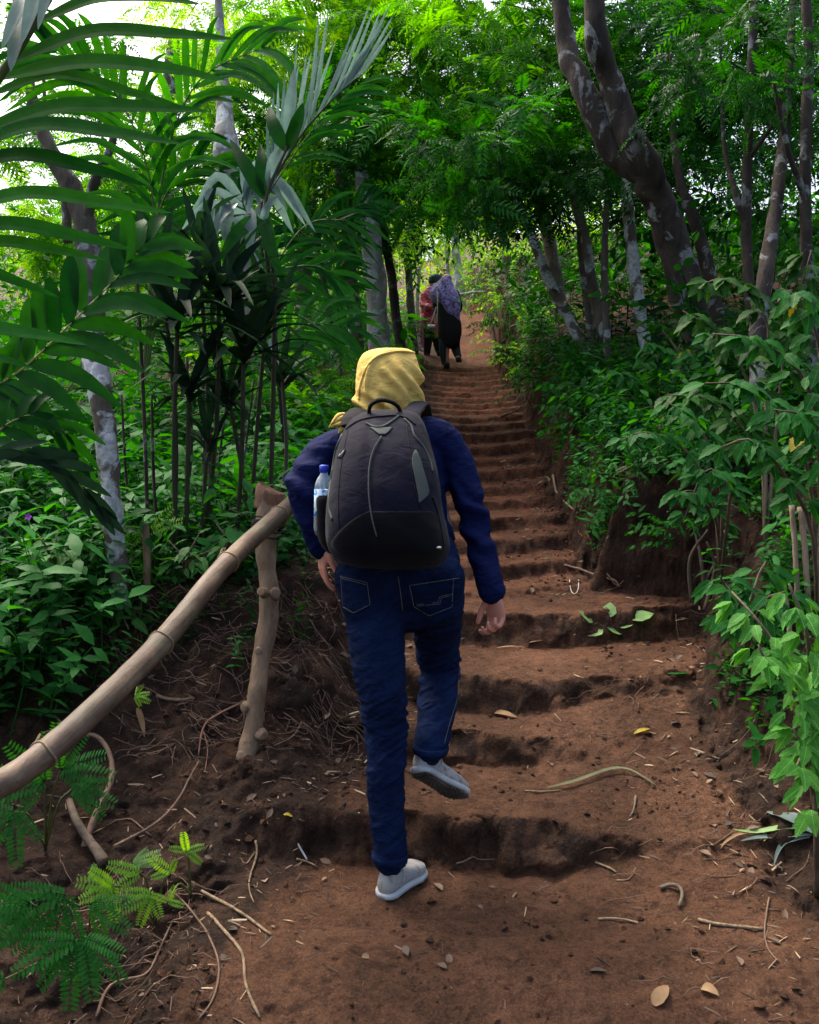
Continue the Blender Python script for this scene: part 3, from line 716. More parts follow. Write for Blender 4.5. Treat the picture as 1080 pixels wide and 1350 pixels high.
        k = 24; th = np.linspace(0, 2*np.pi, k, endpoint=False); V = []
        for i in range(n):
            c = h+d*Ls*s[i]
            for a in th:
                ca, sa = math.cos(a), math.sin(a)
                x = hw[i]*np.sign(ca)*abs(ca)**.75; z = ht[i]*(.5+.5*np.sign(sa)*abs(sa)**.8)+.012
                x *= 1-.35*max(0, (z-.02)/.08)*(s[i] < .5)-.15*max(0, (z-.02)/.05)*(s[i] >= .5)
                V.append(c+sx*x+up*z)
        V = np.array(V); i = np.arange(n-1)[:, None]; j = np.arange(k)[None, :]; j2 = (j+1) % k
        Q = np.stack([i*k+j, i*k+j2, (i+1)*k+j2, (i+1)*k+j], -1).reshape(-1, 4)
        V = np.vstack([V, V[:k].mean(0), V[-k:].mean(0)]); jj = np.arange(k)
        T = np.vstack([np.stack([np.full(k, n*k), (jj+1) % k, jj], 1), np.stack([np.full(k, n*k+1), (n-1)*k+jj, (n-1)*k+(jj+1) % k], 1)])
        mb = MB(); mb.add(V, T, Q); so = mb.build('shoe', M['shoe'], body)
        for s_, nm in ((.30, 'heel_seam'), (.66, 'toe_seam')):
            i_ = int(s_*(n-1)); Pq = [h+d*Ls*(s_+.10*math.sin(a)*(1 if s_ < .5 else -1))+sx*(hw[i_]+.0008)*np.sign(math.cos(a))*abs(math.cos(a))**.75*(1-.3*max(0, math.sin(a)))+up*(ht[i_]*(.5+.5*math.sin(a))+.0135) for a in np.linspace(-.3, math.pi+.3, 24)]
            mq = MB(); tube(mq, Pq, .0014, 5); under(add(nm, mq.mesh(nm), M['sole']), so)
        # sole
        mb = MB(); k2 = 4
        for (z0, z1, gr) in ((.002, .018, .0035),):
            V = []
            for i in range(n):
                c = h+d*(Ls*s[i]+(.004 if i == n-1 else (-.004 if i == 0 else 0))); w = hw[i]+gr
                for x, z in ((-w, z0+.002), (-w+.003, z0), (w-.003, z0), (w, z0+.002), (w+.001, z1), (-w-.001, z1)): V.append(c+sx*x+up*z)
            kk = 6; i = np.arange(n-1)[:, None]; j = np.arange(kk)[None, :]; j2 = (j+1) % kk
            Q = np.stack([i*kk+j, i*kk+j2, (i+1)*kk+j2, (i+1)*kk+j], -1).reshape(-1, 4)
            Q2 = np.array([[0, 1, 4, 5], [1, 2, 3, 4]]); Q2 = np.vstack([Q2[:, ::-1], Q2+(n-1)*kk])
            mb.add(V, None, np.vstack([Q, Q2]))
        under(add('sole', mb.mesh('sole'), M['sole']), so)
        mb = MB()
        for i in range(2, n-2):
            for x in np.arange(-hw[i]+.008, hw[i]-.004, .0125):
                c = h+d*Ls*s[i]+sx*(x+.003*(i % 2))-up*.0005
                e = np.array([sx*.0045+d*.0025, -sx*.0045+d*.0025, -sx*.0045-d*.0025, sx*.0045-d*.0025])
                mb.add(np.vstack([c+e+up*.004, c+e*.8-up*.004]), None, [[4, 5, 6, 7], [0, 1, 5, 4], [1, 2, 6, 5], [2, 3, 7, 6], [3, 0, 4, 7]])
        # muddy film over the whole underside
        c = [h+d*Ls*s[i]+sx*x*hw[i]*.93+up*.0004 for i in range(1, n-1) for x in (-1, 1)]
        mb.add(c, None, [[2*i, 2*i+1, 2*i+3, 2*i+2] for i in range(n-3)])
        under(add('tread', mb.mesh('tread', False), M['tread']), so)
        # collar
        return so
    s1 = shoe((heel_l.x-.006, heel_l.y, zg(heel_l.x, heel_l.y+.05)+.003), an_l, (toe_l.x+.02, toe_l.y-.01, zg(toe_l.x, toe_l.y)+.006), (0, 0, 1))
    s2 = shoe(tuple(heel_r), an_r, tuple(toe_r), (.28, .78, .50))
    return body
hiker = main_hiker()

def backpack():
    root = empty('backpack', at(515, 640, 2.56)); tag(root, 'navy and black backpack with grey piping worn on the hiker\'s back', 'backpack')
    rows = [(540, 492, 530, 2.66, .02, .01), (544, 478, 548, 2.655, .05, .03), (552, 464, 556, 2.65, .085, .045), (565, 455, 562, 2.64, .12, .055), (585, 446, 568, 2.62, .15, .06), (610, 440, 575, 2.60, .175, .065), (640, 435, 581, 2.58, .195, .065),
            (670, 432, 584, 2.565, .205, .065), (695, 430, 590, 2.56, .205, .06), (715, 432, 594, 2.56, .195, .06), (730, 440, 591, 2.565, .175, .05), (740, 455, 584, 2.57, .14, .045), (745, 485, 572, 2.58, .09, .03), (747, 500, 562, 2.58, .04, .02)]
    def d(V):
        x, y, z = V[..., 0], V[..., 1], V[..., 2]
        a = -.006*np.exp(-((x-at(488, 640, 2.5).x+.02*(z-1.2))/.012)**2)
        return .006*fbm(x*7, y*7, z*7, 3, 95)+.003*fbm(x*16+z*20, y*14, z*6, 2, 96)+a
    V, Q, T = ring_rows(rows, 70, 96, 2.7, d)
    mb = MB(); mb.add(V, T, Q); main = mb.build('main_compartment', M['pack'], root); b = bvh_of(main)
    mb = MB(); patch_on(mb, b, [(674, 486, 570), (682, 470, 580), (692, 456, 587), (704, 444, 591), (716, 436, 592), (727, 441, 590), (735, 455, 584), (741, 475, 572)], .004, 30, 24)
    mb.build('base_panel', M['pack_black'], root)
    b2 = b
    def L(name, pts, r, m='pack_grey', off=.003): mb = MB(); line_on(mb, b2, pts, r, off); return mb.build(name, M[m], root)
    L('piping', [(503, 575), (493, 592), (487.5, 612), (486, 635), (487, 660), (491, 685), (497, 708)], .0022, off=.006)
    L('piping', [(451, 573), (442, 597), (438, 623), (434, 650), (434, 670), (438, 685)], .004)
    L('piping', [(483, 558), (494, 562.5), (505, 562), (517, 555), (526, 548)], .0035)
    L('piping', [(533, 552), (542, 561), (547, 575), (558, 588), (567, 606), (571, 622)], .0035)
    L('seam', [(460, 563), (452, 600), (447, 640), (446, 680), (448, 700)], .0012, 'pack_black', .001)
    L('seam', [(536, 560), (541, 600), (546, 640), (556, 672)], .0012, 'pack_black', .001)
    L('zipper', [(456, 566), (470, 556), (486, 551), (503, 549), (520, 548), (536, 551), (548, 560)], .0028, 'pack_black', .002)
    mb = MB(); patch_on(mb, b, [(593, 547, 549), (605, 543, 555), (620, 545, 559), (640, 549, 565), (651, 551, 566), (658, 552, 559), (663, 552, 553)], .003, 10, 14); mb.build('grey_panel', M['pack_grey'], root)
    mb = MB(); patch_on(mb, b, [(563, 487, 518), (568, 494, 514), (573, 501, 507)], .004, 10, 6); mb.build('grey_panel', M['pack_grey'], root)
    mb = MB(); patch_on(mb, b, [(592, 449, 456), (598, 446, 454), (604, 444, 450)], .003, 6, 6); bl = mb.build('badge', M['pack_black'], root)
    mb = MB()
    for x, y in ((447.5, 600), (450, 598), (452.3, 595.5)):
        line_on(mb, b, [(x-.7, y+1.4), (x, y-.2), (x+.5, y-1.6)], .0009, .0045, 6)
    mb.build('lettering', M['white'], root)
    # webbing pull and buckle low on the right
    mb = MB(); line_on(mb, b, [(570, 655), (576, 672), (582, 700), (585, 720)], .003, .002); mb.build('side_strap', M['pack_black'], root)
    mb = MB(); c = cast(b, 578, 722, .006); tube(mb, [c+Vector((-.008, 0, 0)), c+Vector((.008, 0, 0))], .004, 8); mb.build('buckle', M['silver'], root)
    # handle
    mb = MB(); tube(mb, [at(486, 546, 2.62), at(489, 534, 2.60), at(500, 527.5, 2.59), at(514, 529, 2.60), at(524, 535, 2.61), at(529, 545, 2.63)], [(.006, .009)]*6, 10, 40); mb.build('handle', M['pack_black'], root)
    # shoulder straps
    mb = MB(); tube(mb, [at(462, 562, 2.67), at(463, 550, 2.71), at(470, 543, 2.78), at(474, 541, 2.88), at(470, 556, 2.98), at(462, 600, 3.00), at(455, 670, 2.93), at(450, 715, 2.75)], [(.028, .007)]*8, 14, 60, ref=(1, 0, 0)); mb.build('shoulder_strap', M['pack_black'], root)
    mb = MB(); tube(mb, [at(538, 553, 2.66), at(545, 541, 2.72), at(552, 533, 2.80), at(556, 533, 2.90), at(560, 552, 3.00), at(570, 600, 3.02), at(580, 670, 2.95), at(590, 715, 2.75)], [(.028, .007)]*8, 14, 60); mb.build('shoulder_strap', M['pack'], root)
    # stretch side pocket that holds the bottle
    V, Q, T = ring_rows([(652, 418, 448, 2.60, .05, .05), (660, 416, 450, 2.60, .055, .05), (690, 417, 450, 2.60, .055, .05), (712, 422, 450, 2.59, .05, .05), (726, 431, 450, 2.59, .04, .04), (731, 440, 448, 2.59, .02, .02)], 24, 36, 2.4, d)
    mb = MB(); mb.add(V, T, Q); mb.build('side_pocket', M['pack_black'], root)
backpack()
def bottle():
    root = empty('water_bottle', at(430, 700, 2.60)); tag(root, 'plastic water bottle with blue cap in the backpack side pocket', 'bottle')
    m, N, L, b = mat('clear_plastic'); b.inputs['Base Color'].default_value = (.75, .86, .95, 1); b.inputs['Roughness'].default_value = .12; b.inputs['Transmission Weight'].default_value = .75; b.inputs['IOR'].default_value = 1.35
    M['pet'] = m
    cap = plain('blue_cap', (.02, .05, .42), .4); lab, N, L, bb = mat('bottle_label')
    tc = N.new('ShaderNodeTexCoord'); n = noise(N, L, 45, 2, .5, mapping(N, L, tc.outputs['Object'], (1, 1, .8))); r = ramp(N, [(.42, (.03, .14, .50)), (.48, (.06, .32, .75)), (.53, (.7, .8, .88))]); r.color_ramp.interpolation = 'CONSTANT'
    L.new(n.outputs[0], r.inputs[0]); L.new(r.outputs[0], bb.inputs['Base Color']); bb.inputs['Roughness'].default_value = .35
    A, B = at(427.5, 613, 2.585), at(425.5, 705, 2.585); A, B = np.array(A), np.array(B); d = B-A
    def seg(name, ts, rs, mm, k=28):
        mb = MB(); tube(mb, [A+d*t for t in ts], rs, k); return mb.build(name, mm, root)
    seg('cap', [0, .01, .10, .11], [.011, .0135, .0135, .011], cap)
    seg('body', [.11, .14, .19, .25, .32, .34, .36, .55, .9, 1], [.011, .012, .019, .024, .027, .0255, .027, .027, .027, .022], M['pet'])
    seg('label', [.345, .35, .72, .725], [.0265, .0275, .0275, .0265], lab)
bottle()

def far_hiker_black():
    D = 13.5; x0 = 585
    A = lambda px, py, dd=0: at(px, py, D+dd)
    sk = [limb([A(591, 440), A(590, 410), A(588, 388)], [[.13, .10], [.13, .10], [.10, .08]], 12, 14), limb([A(587, 385), A(586, 378)], [.05, .05], 4, 10),
          limb([A(588, 374, .02), A(589, 368, .02)], [.085, .08], 6, 14), limb([A(589, 440), A(588, 460), A(588, 480)], [.08, .055, .04], 12, 12), limb([A(598, 440), A(601, 458, .1), A(604, 472, -.05)], [.08, .055, .04], 12, 12),
          limb([A(582, 385), A(577, 400, .1), A(575, 414, .05)], [.045, .04, .03], 10, 10), limb([A(600, 388), A(603, 405, .1), A(596, 418, .2)], [.045, .04, .03], 10, 10)]
    sk += hand(A(575, 414, .05), (0, 0, -1), (0, -1, 0), (1, 0, 0), 1.)
    body = remesh('person', sk, .012, M['skin'], None, 1)
    tag(body, 'distant hiker in long black tunic under a purple patterned headscarf', 'person', g1)
    cl = plain('black_cotton', (.010, .009, .010), .9); tr = plain('charcoal_trousers', (.018, .022, .030), .9)
    dsp = lambda V: .014*fbm(V[:, 0]*7, V[:, 1]*7, V[:, 2]*4, 3, 101)
    remesh('tunic', [limb([A(588, 390), A(589, 405), A(592, 425), A(593, 440), A(594, 450)], [[.15, .12], [.15, .13], [.175, .14], [.18, .14], [.15, .12]], 24, 24),
                     limb([A(580, 388), A(575, 402, .1), A(575, 411, .05)], [.07, .06, .045], 12, 14), limb([A(600, 388), A(605, 405, .1), A(599, 416, .2)], [.07, .06, .045], 12, 14)], .014, cl, body, 2, dsp)
    remesh('trousers', [limb([A(587, 438), A(585, 460), A(586, 478)], [.09, .07, .05], 14, 16), limb([A(597, 438), A(600, 458, .1), A(604, 470, -.03)], [.10, .075, .055], 14, 16)], .012, tr, body, 2, dsp)
    sh = plain('dark_shoe', (.02, .02, .022), .6)
    for p, q in ((A(588, 481, -.05), A(590, 481, .16)), (A(604, 474, -.1), A(606, 476, .1))):
        mb = MB(); tube(mb, [p, p.lerp(q, .5)+Vector((0, 0, .01)), q], [(.04, .045), (.045, .04), (.04, .025)], 12, 8); mb.build('shoe', sh, body)
    m, N, L, b = mat('purple_print'); tc = N.new('ShaderNodeTexCoord')
    v = N.new('ShaderNodeTexVoronoi'); v.inputs['Scale'].default_value = 18; L.new(tc.outputs['Object'], v.inputs['Vector'])
    r = ramp(N, [(.0, (.10, .05, .26)), (.4, (.20, .12, .42)), (.5, (.40, .34, .62)), (.75, (.15, .06, .30))]); L.new(v.outputs['Distance'], r.inputs[0]); L.new(r.outputs[0], b.inputs['Base Color']); b.inputs['Roughness'].default_value = .85
    dd = lambda V: .012*fbm(V[:, 0]*11, V[:, 1]*11, V[:, 2]*5, 3, 103)+.01*np.sin(V[:, 0]*45+V[:, 2]*18)
    remesh('headscarf', [limb([A(590, 367), A(588, 373), A(585, 383), A(580, 390, -.03)], [[.06, .08], [.12, .125], [.14, .14], [.16, .13]], 20, 24),
                         limb([A(586, 386, -.06), A(594, 396, -.10), A(600, 410, -.10), A(603, 420, -.08)], [[.17, .10], [.15, .08], [.10, .05], [.03, .03]], 20, 24),
                         limb([A(583, 385, -.02), A(573, 380, .02), A(570, 384, .05)], [[.10, .1], [.07, .06], [.05, .05]], 12, 16)], .012, m, body, 2, dd)
    bag = empty('shoulder_bag', A(569, 432, -.15)); tag(bag, 'small white and black shoulder bag hanging beside the black tunic', 'bag')
    mb = MB(); tube(mb, [A(564, 431, -.18), A(574, 431, -.18)], [(.035, .05)]*2, 4, 4, ref=(0, 0, 1)); mb.build('bag_body', plain('bag_white', (.45, .47, .52), .6), bag)
    mb = MB(); tube(mb, [A(577, 385, -.17), A(577, 400, -.20), A(576, 428, -.19)], .009, 6, 10); tube(mb, [A(575, 405, -.18), A(572, 415, -.2), A(567, 429, -.19)], .008, 6, 10); mb.build('strap', plain('bag_strap', (.5, .38, .36), .7), bag)
far_hiker_black()
def far_hiker_red():
    D = 14.3
    A = lambda px, py, dd=0: at(px, py, D+dd)
    sk = [limb([A(568, 430), A(567, 405), A(569, 388)], [[.13, .10], [.12, .1], [.10, .08]], 12, 14), limb([A(572, 384), A(574, 378)], [.05, .05], 4, 10), limb([A(574, 374), A(575, 368)], [.085, .08], 6, 14),
          limb([A(564, 430), A(564, 450), A(563, 468)], [.08, .055, .04], 12, 12), limb([A(572, 430), A(577, 450, .1), A(579, 465, .1)], [.08, .055, .04], 12, 12),
          limb([A(563, 388), A(559, 402, -.05), A(566, 404, -.2)], [.045, .04, .03], 10, 10), limb([A(577, 388), A(580, 402), A(578, 412, .1)], [.045, .04, .03], 10, 10)]
    sk += hand(A(566, 404, -.2), (1, 0, -.3), (0, 0, 1), (0, -1, 0), 1.)
    body = remesh('person', sk, .012, M['skin'], None, 1)
    tag(body, 'distant hiker in red and pink top wearing a dark teal cap', 'person', g1)
    m, N, L, b = mat('red_print'); tc = N.new('ShaderNodeTexCoord')
    n = noise(N, L, 14, 3, .6, mapping(N, L, tc.outputs['Object'], (1, 1, 2.2))); r = ramp(N, [(.0, (.42, .02, .05)), (.52, (.55, .03, .09)), (.56, (.75, .30, .45)), (.7, (.6, .08, .22))]); r.color_ramp.interpolation = 'CONSTANT'
    L.new(n.outputs[0], r.inputs[0]); L.new(r.outputs[0], b.inputs['Base Color']); b.inputs['Roughness'].default_value = .8
    dsp = lambda V: .014*fbm(V[:, 0]*7, V[:, 1]*7, V[:, 2]*4, 3, 105)
    remesh('top', [limb([A(569, 384), A(567, 392), A(567, 405), A(567, 422), A(567, 430)], [[.10, .10], [.16, .12], [.15, .13], [.15, .14], [.14, .12]], 20, 24),
                   limb([A(563, 387), A(558, 400, -.05), A(564, 405, -.18)], [.07, .065, .05], 12, 14), limb([A(577, 387), A(581, 400), A(579, 410, .1)], [.07, .06, .045], 12, 14)], .014, m, body, 2, dsp)
    remesh('trousers', [limb([A(565, 425), A(564, 447), A(563, 465)], [.11, .08, .055], 14, 16), limb([A(572, 425), A(576, 447, .1), A(579, 462, .1)], [.10, .075, .055], 14, 16)], .012, plain('black_trousers', (.010, .010, .013), .9), body, 2, dsp)
    for p, q in ((A(563, 469, -.05), A(564, 469, .16)), (A(579, 466, .0), A(580, 466, .2))):
        mb = MB(); tube(mb, [p, p.lerp(q, .5)+Vector((0, 0, .01)), q], [(.04, .045), (.045, .04), (.04, .025)], 12, 8); mb.build('shoe', plain('black_shoe', (.02, .02, .022), .6), body)
    mb = MB(); tube(mb, [A(574, 361), A(574, 362.5), A(574, 366), A(574, 371), A(574, 374)], [(.02, .02), (.08, .085), (.108, .115), (.112, .12), (.10, .11)], 20, 16); mb.build('cap', plain('teal_cap', (.02, .045, .055), .6), body)
    mb = MB(); tube(mb, [A(560, 415, -.1), A(556, 430, -.1), A(557, 448, -.08), A(557, 458, -.08)], [(.03, .015), (.035, .015), (.03, .012), (.012, .01)], 8, 14); mb.build('sash', plain('pink_sash', (.55, .12, .35), .8), body)
far_hiker_red()
# ------------------------------------------------------------------ bamboo handrail and its post
def bamboo_mat():
    m, N, L, b = mat('old_bamboo'); tc = N.new('ShaderNodeTexCoord'); g = tc.outputs['Object']
    dr = (at(395, 655, 3.35)-at(-30, 1052, 1.72)).normalized(); eu = Vector((0, 0, 1)).rotation_difference(dr).inverted().to_euler()
    mp0 = mapping(N, L, g, (1, 1, 1), tuple(eu)); fib = noise(N, L, 90, 4, .65, mapping(N, L, mp0, (1, 1, .03))); blot = noise(N, L, 12, 6, .7, mapping(N, L, mp0, (1, 1, .35)))
    n = noise(N, L, 7, 8, .7, g); r = ramp(N, [(.25, (.05, .036, .027)), (.5, (.115, .080, .056)), (.75, (.20, .15, .10))]); L.new(n.outputs[0], r.inputs[0])
    n2 = noise(N, L, 60, 5, .7, g); r2 = ramp(N, [(.6, (0, 0, 0)), (.68, (1, 1, 1))]); L.new(n2.outputs[0], r2.inputs[0])
    c = mix(N, L, r.outputs[0], (.06, .05, .035), r2.outputs[0]); n3 = noise(N, L, 3.2, 4, .6, g); r3 = ramp(N, [(.5, (0, 0, 0)), (.65, (.6, .6, .6))]); L.new(n3.outputs[0], r3.inputs[0])
    c = mix(N, L, c, (.12, .13, .08), r3.outputs[0]); rf = ramp(N, [(.3, (.62, .6, .58)), (.7, (1.3, 1.27, 1.2))]); L.new(fib.outputs[0], rf.inputs[0]); c = mix(N, L, c, rf.outputs[0], 1., 'MULTIPLY'); rb = ramp(N, [(.35, (.5, .46, .42)), (.6, (1.1, 1.08, 1.05))]); L.new(blot.outputs[0], rb.inputs[0]); c = mix(N, L, c, rb.outputs[0], 1., 'MULTIPLY'); L.new(c, b.inputs['Base Color']); b.inputs['Roughness'].default_value = .6; b.inputs['Specular IOR Level'].default_value = .35
    p = bump(N, L, n2.outputs[0], .3, .003, None); p = bump(N, L, fib.outputs[0], .4, .003, None, p); bump(N, L, n.outputs[0], .3, .008, b, p); return m
M['bamboo'] = bamboo_mat(); M['bamboo_scar'] = plain('bamboo_scar', (.19, .14, .085), .8, .2, .5, 120, .35)
def handrail():
    A, B = at(395, 655, 3.35), at(-30, 1052, 1.72)
    root = empty('bamboo_handrail', B); tag(root, 'weathered bamboo pole used as a handrail on the left of the steps', 'handrail')
    mid = [at(300, 742, 2.75), at(210, 850, 2.28), at(70, 985, 1.87)]
    P = catmull([A]+mid+[B], 90); rr = np.linspace(.031, .029, 90)
    px = np.array([pix(p)[0] for p in P]); nodes = [368, 302, 211, 60]
    for nd in nodes: rr = rr+.003*np.exp(-((px-nd)/3.5)**2)-.0012*np.exp(-((px-nd-5)/4)**2)
    mb = MB(); V, Q, T = tube_vq(P, rr, 32, (1, 0, 0), .05, 5); mb.add(V, T, Q); mb.build('pole', M['bamboo'], root)
    for q, nd in enumerate(nodes):
        k = int(np.argmin(np.abs(px-nd))); mb = MB(); c = P[k]; t = P[min(k+1, 89)]-P[k-1]; t /= np.linalg.norm(t)
        th = np.linspace(0, 2*np.pi, 33); u = np.cross(t, (0, 0, 1)); u /= np.linalg.norm(u); w = np.cross(t, u)
        r0 = rr[k]+.0008
        tube(mb, [c+(u*math.cos(a)+w*math.sin(a))*r0+t*.003*math.sin(3*a+q) for a in th], .0028, 6)
        if q in (1, 3):
            for e in range(4):
                a = -1.3+.25*e; p = c+(u*math.cos(a)+w*math.sin(a))*(r0-.002)
                tube(mb, [p, p+(u*math.cos(a)+w*math.sin(a))*.012-t*(.018+.006*e)], [.0022, .0006], 5)
        mb.build('node', M['bamboo_scar'], root)
handrail()
def post():
    base = at(328, 1002, 3.12); root = empty('rail_post', base); tag(root, 'knobbly cut branch standing as the post under the bamboo rail', 'post')
    g = zg(base.x, base.y)
    pts = [(322, 1004, 3.10), (334, 960, 3.14), (338, 920, 3.16), (344, 870, 3.20), (355, 800, 3.24), (353, 750, 3.27), (350, 710, 3.30), (357, 655, 3.34)]
    P = [at(*p) for p in pts]; P[0].z = min(P[0].z, g-.03)
    mb = MB(); R = [.034, .033, .030, .032, .034, .036, .040, .050]
    tube(mb, P, R, 20, 60, .35, 9)
    mb.build('stem', M['wood_post'], root)
    for (x, y, D, r) in ((322, 932, 3.14, .026), (347, 970, 3.11, .025), (317, 996, 3.09, .022), (362, 782, 3.22, .030), (346, 780, 3.2, .022), (342, 858, 3.18, .02), (348, 727, 3.26, .022)):
        mb = MB(); c = at(x, y, D); d = (Vector((c.x, c.y-.02, c.z+.005))-Vector(catmull(P, 40)[np.argmin(np.linalg.norm(catmull(P, 40)-np.array(c), axis=1))])).normalized()
        r *= .85; tube(mb, [c-d*.03, c-d*.01, c+d*.006, c+d*.009], [r*1.2, r*1.0, r*.85, r*.5], 12, 12, .45, int(x)); mb.build('knot', M['wood_post'], root)
    mb = MB(); T = at(357, 650, 3.34); tube(mb, [T-Vector((0, 0, .055)), T, T+Vector((.004, 0, .012))], [.057, .062, .058], 22, 12, .28, 13); mb.build('top_block', M['cut_wood'], root)
    lash = empty('binding_twine', at(355, 690, 3.3)); tag(lash, 'dark twine binding the bamboo rail to the post head', 'twine')
    tw = plain('dark_twine', (.035, .03, .026), .9)
    for k in range(5):
        mb = MB(); c = at(352, 683+5*k, 3.29); th = np.linspace(0, 2*np.pi, 40)
        tube(mb, [(c.x+.004+.058*math.cos(a), c.y+.006+.058*math.sin(a), c.z+.012*math.cos(a+k)+.003*math.sin(5*a+k)) for a in th], .0042, 6, lump=.3, seed=k); mb.build('wrap', tw, lash)
    mb = MB(); tube(mb, [at(347, 682, 3.24), at(322, 678, 3.2), at(302, 671, 3.22)], .0022, 5, 12); mb.build('loose_end', tw, lash)
    # grey stub peeping behind the post head
    return root
post()

def drape(pts, off, n=24, lift=None):
    P = [hit(*p) for p in catmull(pts, n)]
    P = [Vector((p.x, p.y, p.z+off+(lift[i] if lift is not None else 0))) for i, p in enumerate(P)]
    return P
def twig(name, label, cat, pts, r, m, off=None, n=20, forks=(), group=None, lump=.25, arc=0.):
    if np.isscalar(r): r = [r, r*.6]
    s = np.linspace(0, 1, n); lift = arc*np.sin(np.pi*s)
    P = drape(pts, off if off is not None else r[0]*.7, n, lift)
    P = np.array([list(p) for p in P]); 
    # ease sudden jumps of depth at step edges
    for _ in range(6): P[1:-1] = .5*P[1:-1]+.25*(P[:-2]+P[2:])
    P[:, 2] = np.maximum(P[:, 2], Zg(P[:, 0], P[:, 1])+r[0]*.3)
    root = empty(name, tuple(P[0])) if forks else None
    mb = MB(); tube(mb, P, np.linspace(r[0], r[-1], n), 7, lump=lump, seed=int(pts[0][0]))
    if not forks:
        o = mb.build(name, m); c = P[0]
        o.data.transform(Matrix.Translation(-Vector(c))); o.location = c
        tag(o, label, cat, group); return o
    mb.build('stem', m, root); tag(root, label, cat, group)
    for f in forks:
        Q_ = drape(f, r[0]*.6, 10); mb = MB(); tube(mb, Q_, np.linspace(r[0]*.7, r[0]*.3, 10), 6, lump=lump, seed=int(f[0][0])); mb.build('side_shoot', m, root)
    return root
rt, tg, ps = M['root'], M['twig'], M['stake']
pale = bark_mat('pale_stick', (.12, .08, .05), (.36, .27, .17), None, .5, 30)
white_st = plain('white_straw', (.55, .54, .52), .6)
twig('root', 'thick curved root arching out of the bank below the bamboo rail', 'root', [(95, 985), (125, 985), (147, 1020), (148, 1060), (128, 1090), (112, 1125)], [.007, .012], rt, .02, 26, arc=.05)
twig('root', 'stout dark root stump running down the lower left gully', 'root', [(92, 1065), (104, 1105), (122, 1128), (138, 1145)], [.012, .018], tg, .02, 18, arc=.02)
twig('root', 'long thin root curving from the bank towards the steps below the post', 'root', [(150, 1122), (200, 1105), (232, 1078), (250, 1040), (262, 1010)], [.005, .003], rt, .012, 24, ([(200, 1105), (170, 1082), (140, 1090)],), arc=.03)
twig('root', 'reddish forked root hanging from the post down the soil face', 'root', [(318, 930), (285, 950), (268, 965), (262, 1000)], [.0045, .003], plain('red_root', (.24, .12, .08), .8), .008, 20, ([(268, 965), (274, 990), (270, 1020)], [(275, 958), (300, 970)]), arc=.01)
twig('root', 'pale wiry root looping over the edge of the bank right of the post', 'root', [(398, 955), (385, 975), (362, 985)], [.003, .002], rt, .006, 14)
twig('root', 'short horizontal root stub on the soil face under the rail', 'root', [(206, 922), (228, 926), (256, 925)], [.007, .006], rt, .006, 12)
twig('stick', 'pale straight stick lying lowest on the left gully edge', 'stick', [(266, 1180), (300, 1195), (330, 1215), (357, 1236)], [.005, .004], pale, .006, 16)
twig('stick', 'bent yellowish stick pointing down the slope beside the lowest step', 'stick', [(274, 1206), (300, 1235), (322, 1262), (322, 1300), (343, 1346)], [.005, .0035], pale, .006, 22)
twig('vine', 'thin brown vine curling from the fern towards the bottom edge', 'vine', [(230, 1180), (262, 1215), (290, 1270), (282, 1320), (262, 1348)], [.0032, .0025], rt, .006, 24)
twig('root', 'thick pale runner bending along the bottom left corner', 'root', [(128, 1345), (140, 1310), (160, 1297), (192, 1292), (205, 1270), (230, 1215)], [.0048, .003], rt, .01, 26)
twig('root', 'hooked pale root lying on the brow left of the standing foot', 'root', [(337, 1112), (340, 1130), (330, 1155), (328, 1175), (335, 1193)], [.0042, .002], pale, .005, 18, ([(336, 1125), (325, 1140), (316, 1132)],))
twig('straw', 'white straw lying on the soil left of the standing leg', 'straw', [(389, 1114), (405, 1138)], [.0032, .0032], white_st, .01, 8, lump=0)
twig('stick', 'small brown stick crossing the end of the white straw', 'stick', [(391, 1137), (405, 1139), (419, 1147)], [.0035, .002], pale, .008, 10)
twig('stick', 'long pale stick lying flat on the lower right of the path', 'stick', [(920, 1216), (950, 1222), (1008, 1228)], [.005, .0045], pale, .006, 14)
twig('stick', 'thin twig curving down at the end of the long pale stick', 'stick', [(1014, 1186), (1007, 1230), (1012, 1255), (1026, 1272)], [.0028, .002], rt, .006, 14)
twig('stick', 'short pale stick beside the rightmost tread of the lowest step', 'stick', [(789, 1214), (815, 1214), (841, 1219)], [.004, .003], pale, .005, 10)
twig('stick', 'forked crooked twig on the riser right of the standing foot', 'stick', [(743, 1134), (757, 1112), (778, 1100)], [.0035, .002], pale, .006, 12, ([(757, 1112), (765, 1108), (780, 1104)],))
twig('stick', 'pair of straw coloured sticks on the tread edge below the right bank', 'stick', [(785, 1140), (805, 1148), (812, 1152)], [.004, .003], pale, .006, 10, ([(813, 1162), (830, 1160), (838, 1145)],))
twig('stick', 'dark wiry twig lying across the tread beside the standing shoe', 'stick', [(602, 1142), (645, 1137), (690, 1140)], [.0032, .002], tg, .004, 16)
twig('stick', 'slim yellowish stick on the middle of the second tread', 'stick', [(692, 1044), (715, 1046), (740, 1043)], [.003, .002], pale, .004, 10)
twig('stick', 'dark stub of root poking out of the tread near the curved palm leaf', 'stick', [(838, 1052), (836, 1072), (830, 1080)], [.004, .0025], tg, .006, 8)
twig('stick', 'long brown stick leaning beside the right end of the upper ledge', 'stick', [(742, 747), (775, 757), (800, 770), (818, 778)], [.007, .005], rt, .01, 14)
twig('stick', 'bleached stick in the ditch at the foot of the right bank', 'stick', [(722, 632), (735, 655), (752, 672), (760, 678)], [.008, .005], pale, .012, 12)
twig('stick', 'thin stick on the brow of the right bank by the bush', 'stick', [(660, 552), (675, 548), (690, 538)], [.012, .006], rt, .015, 10)
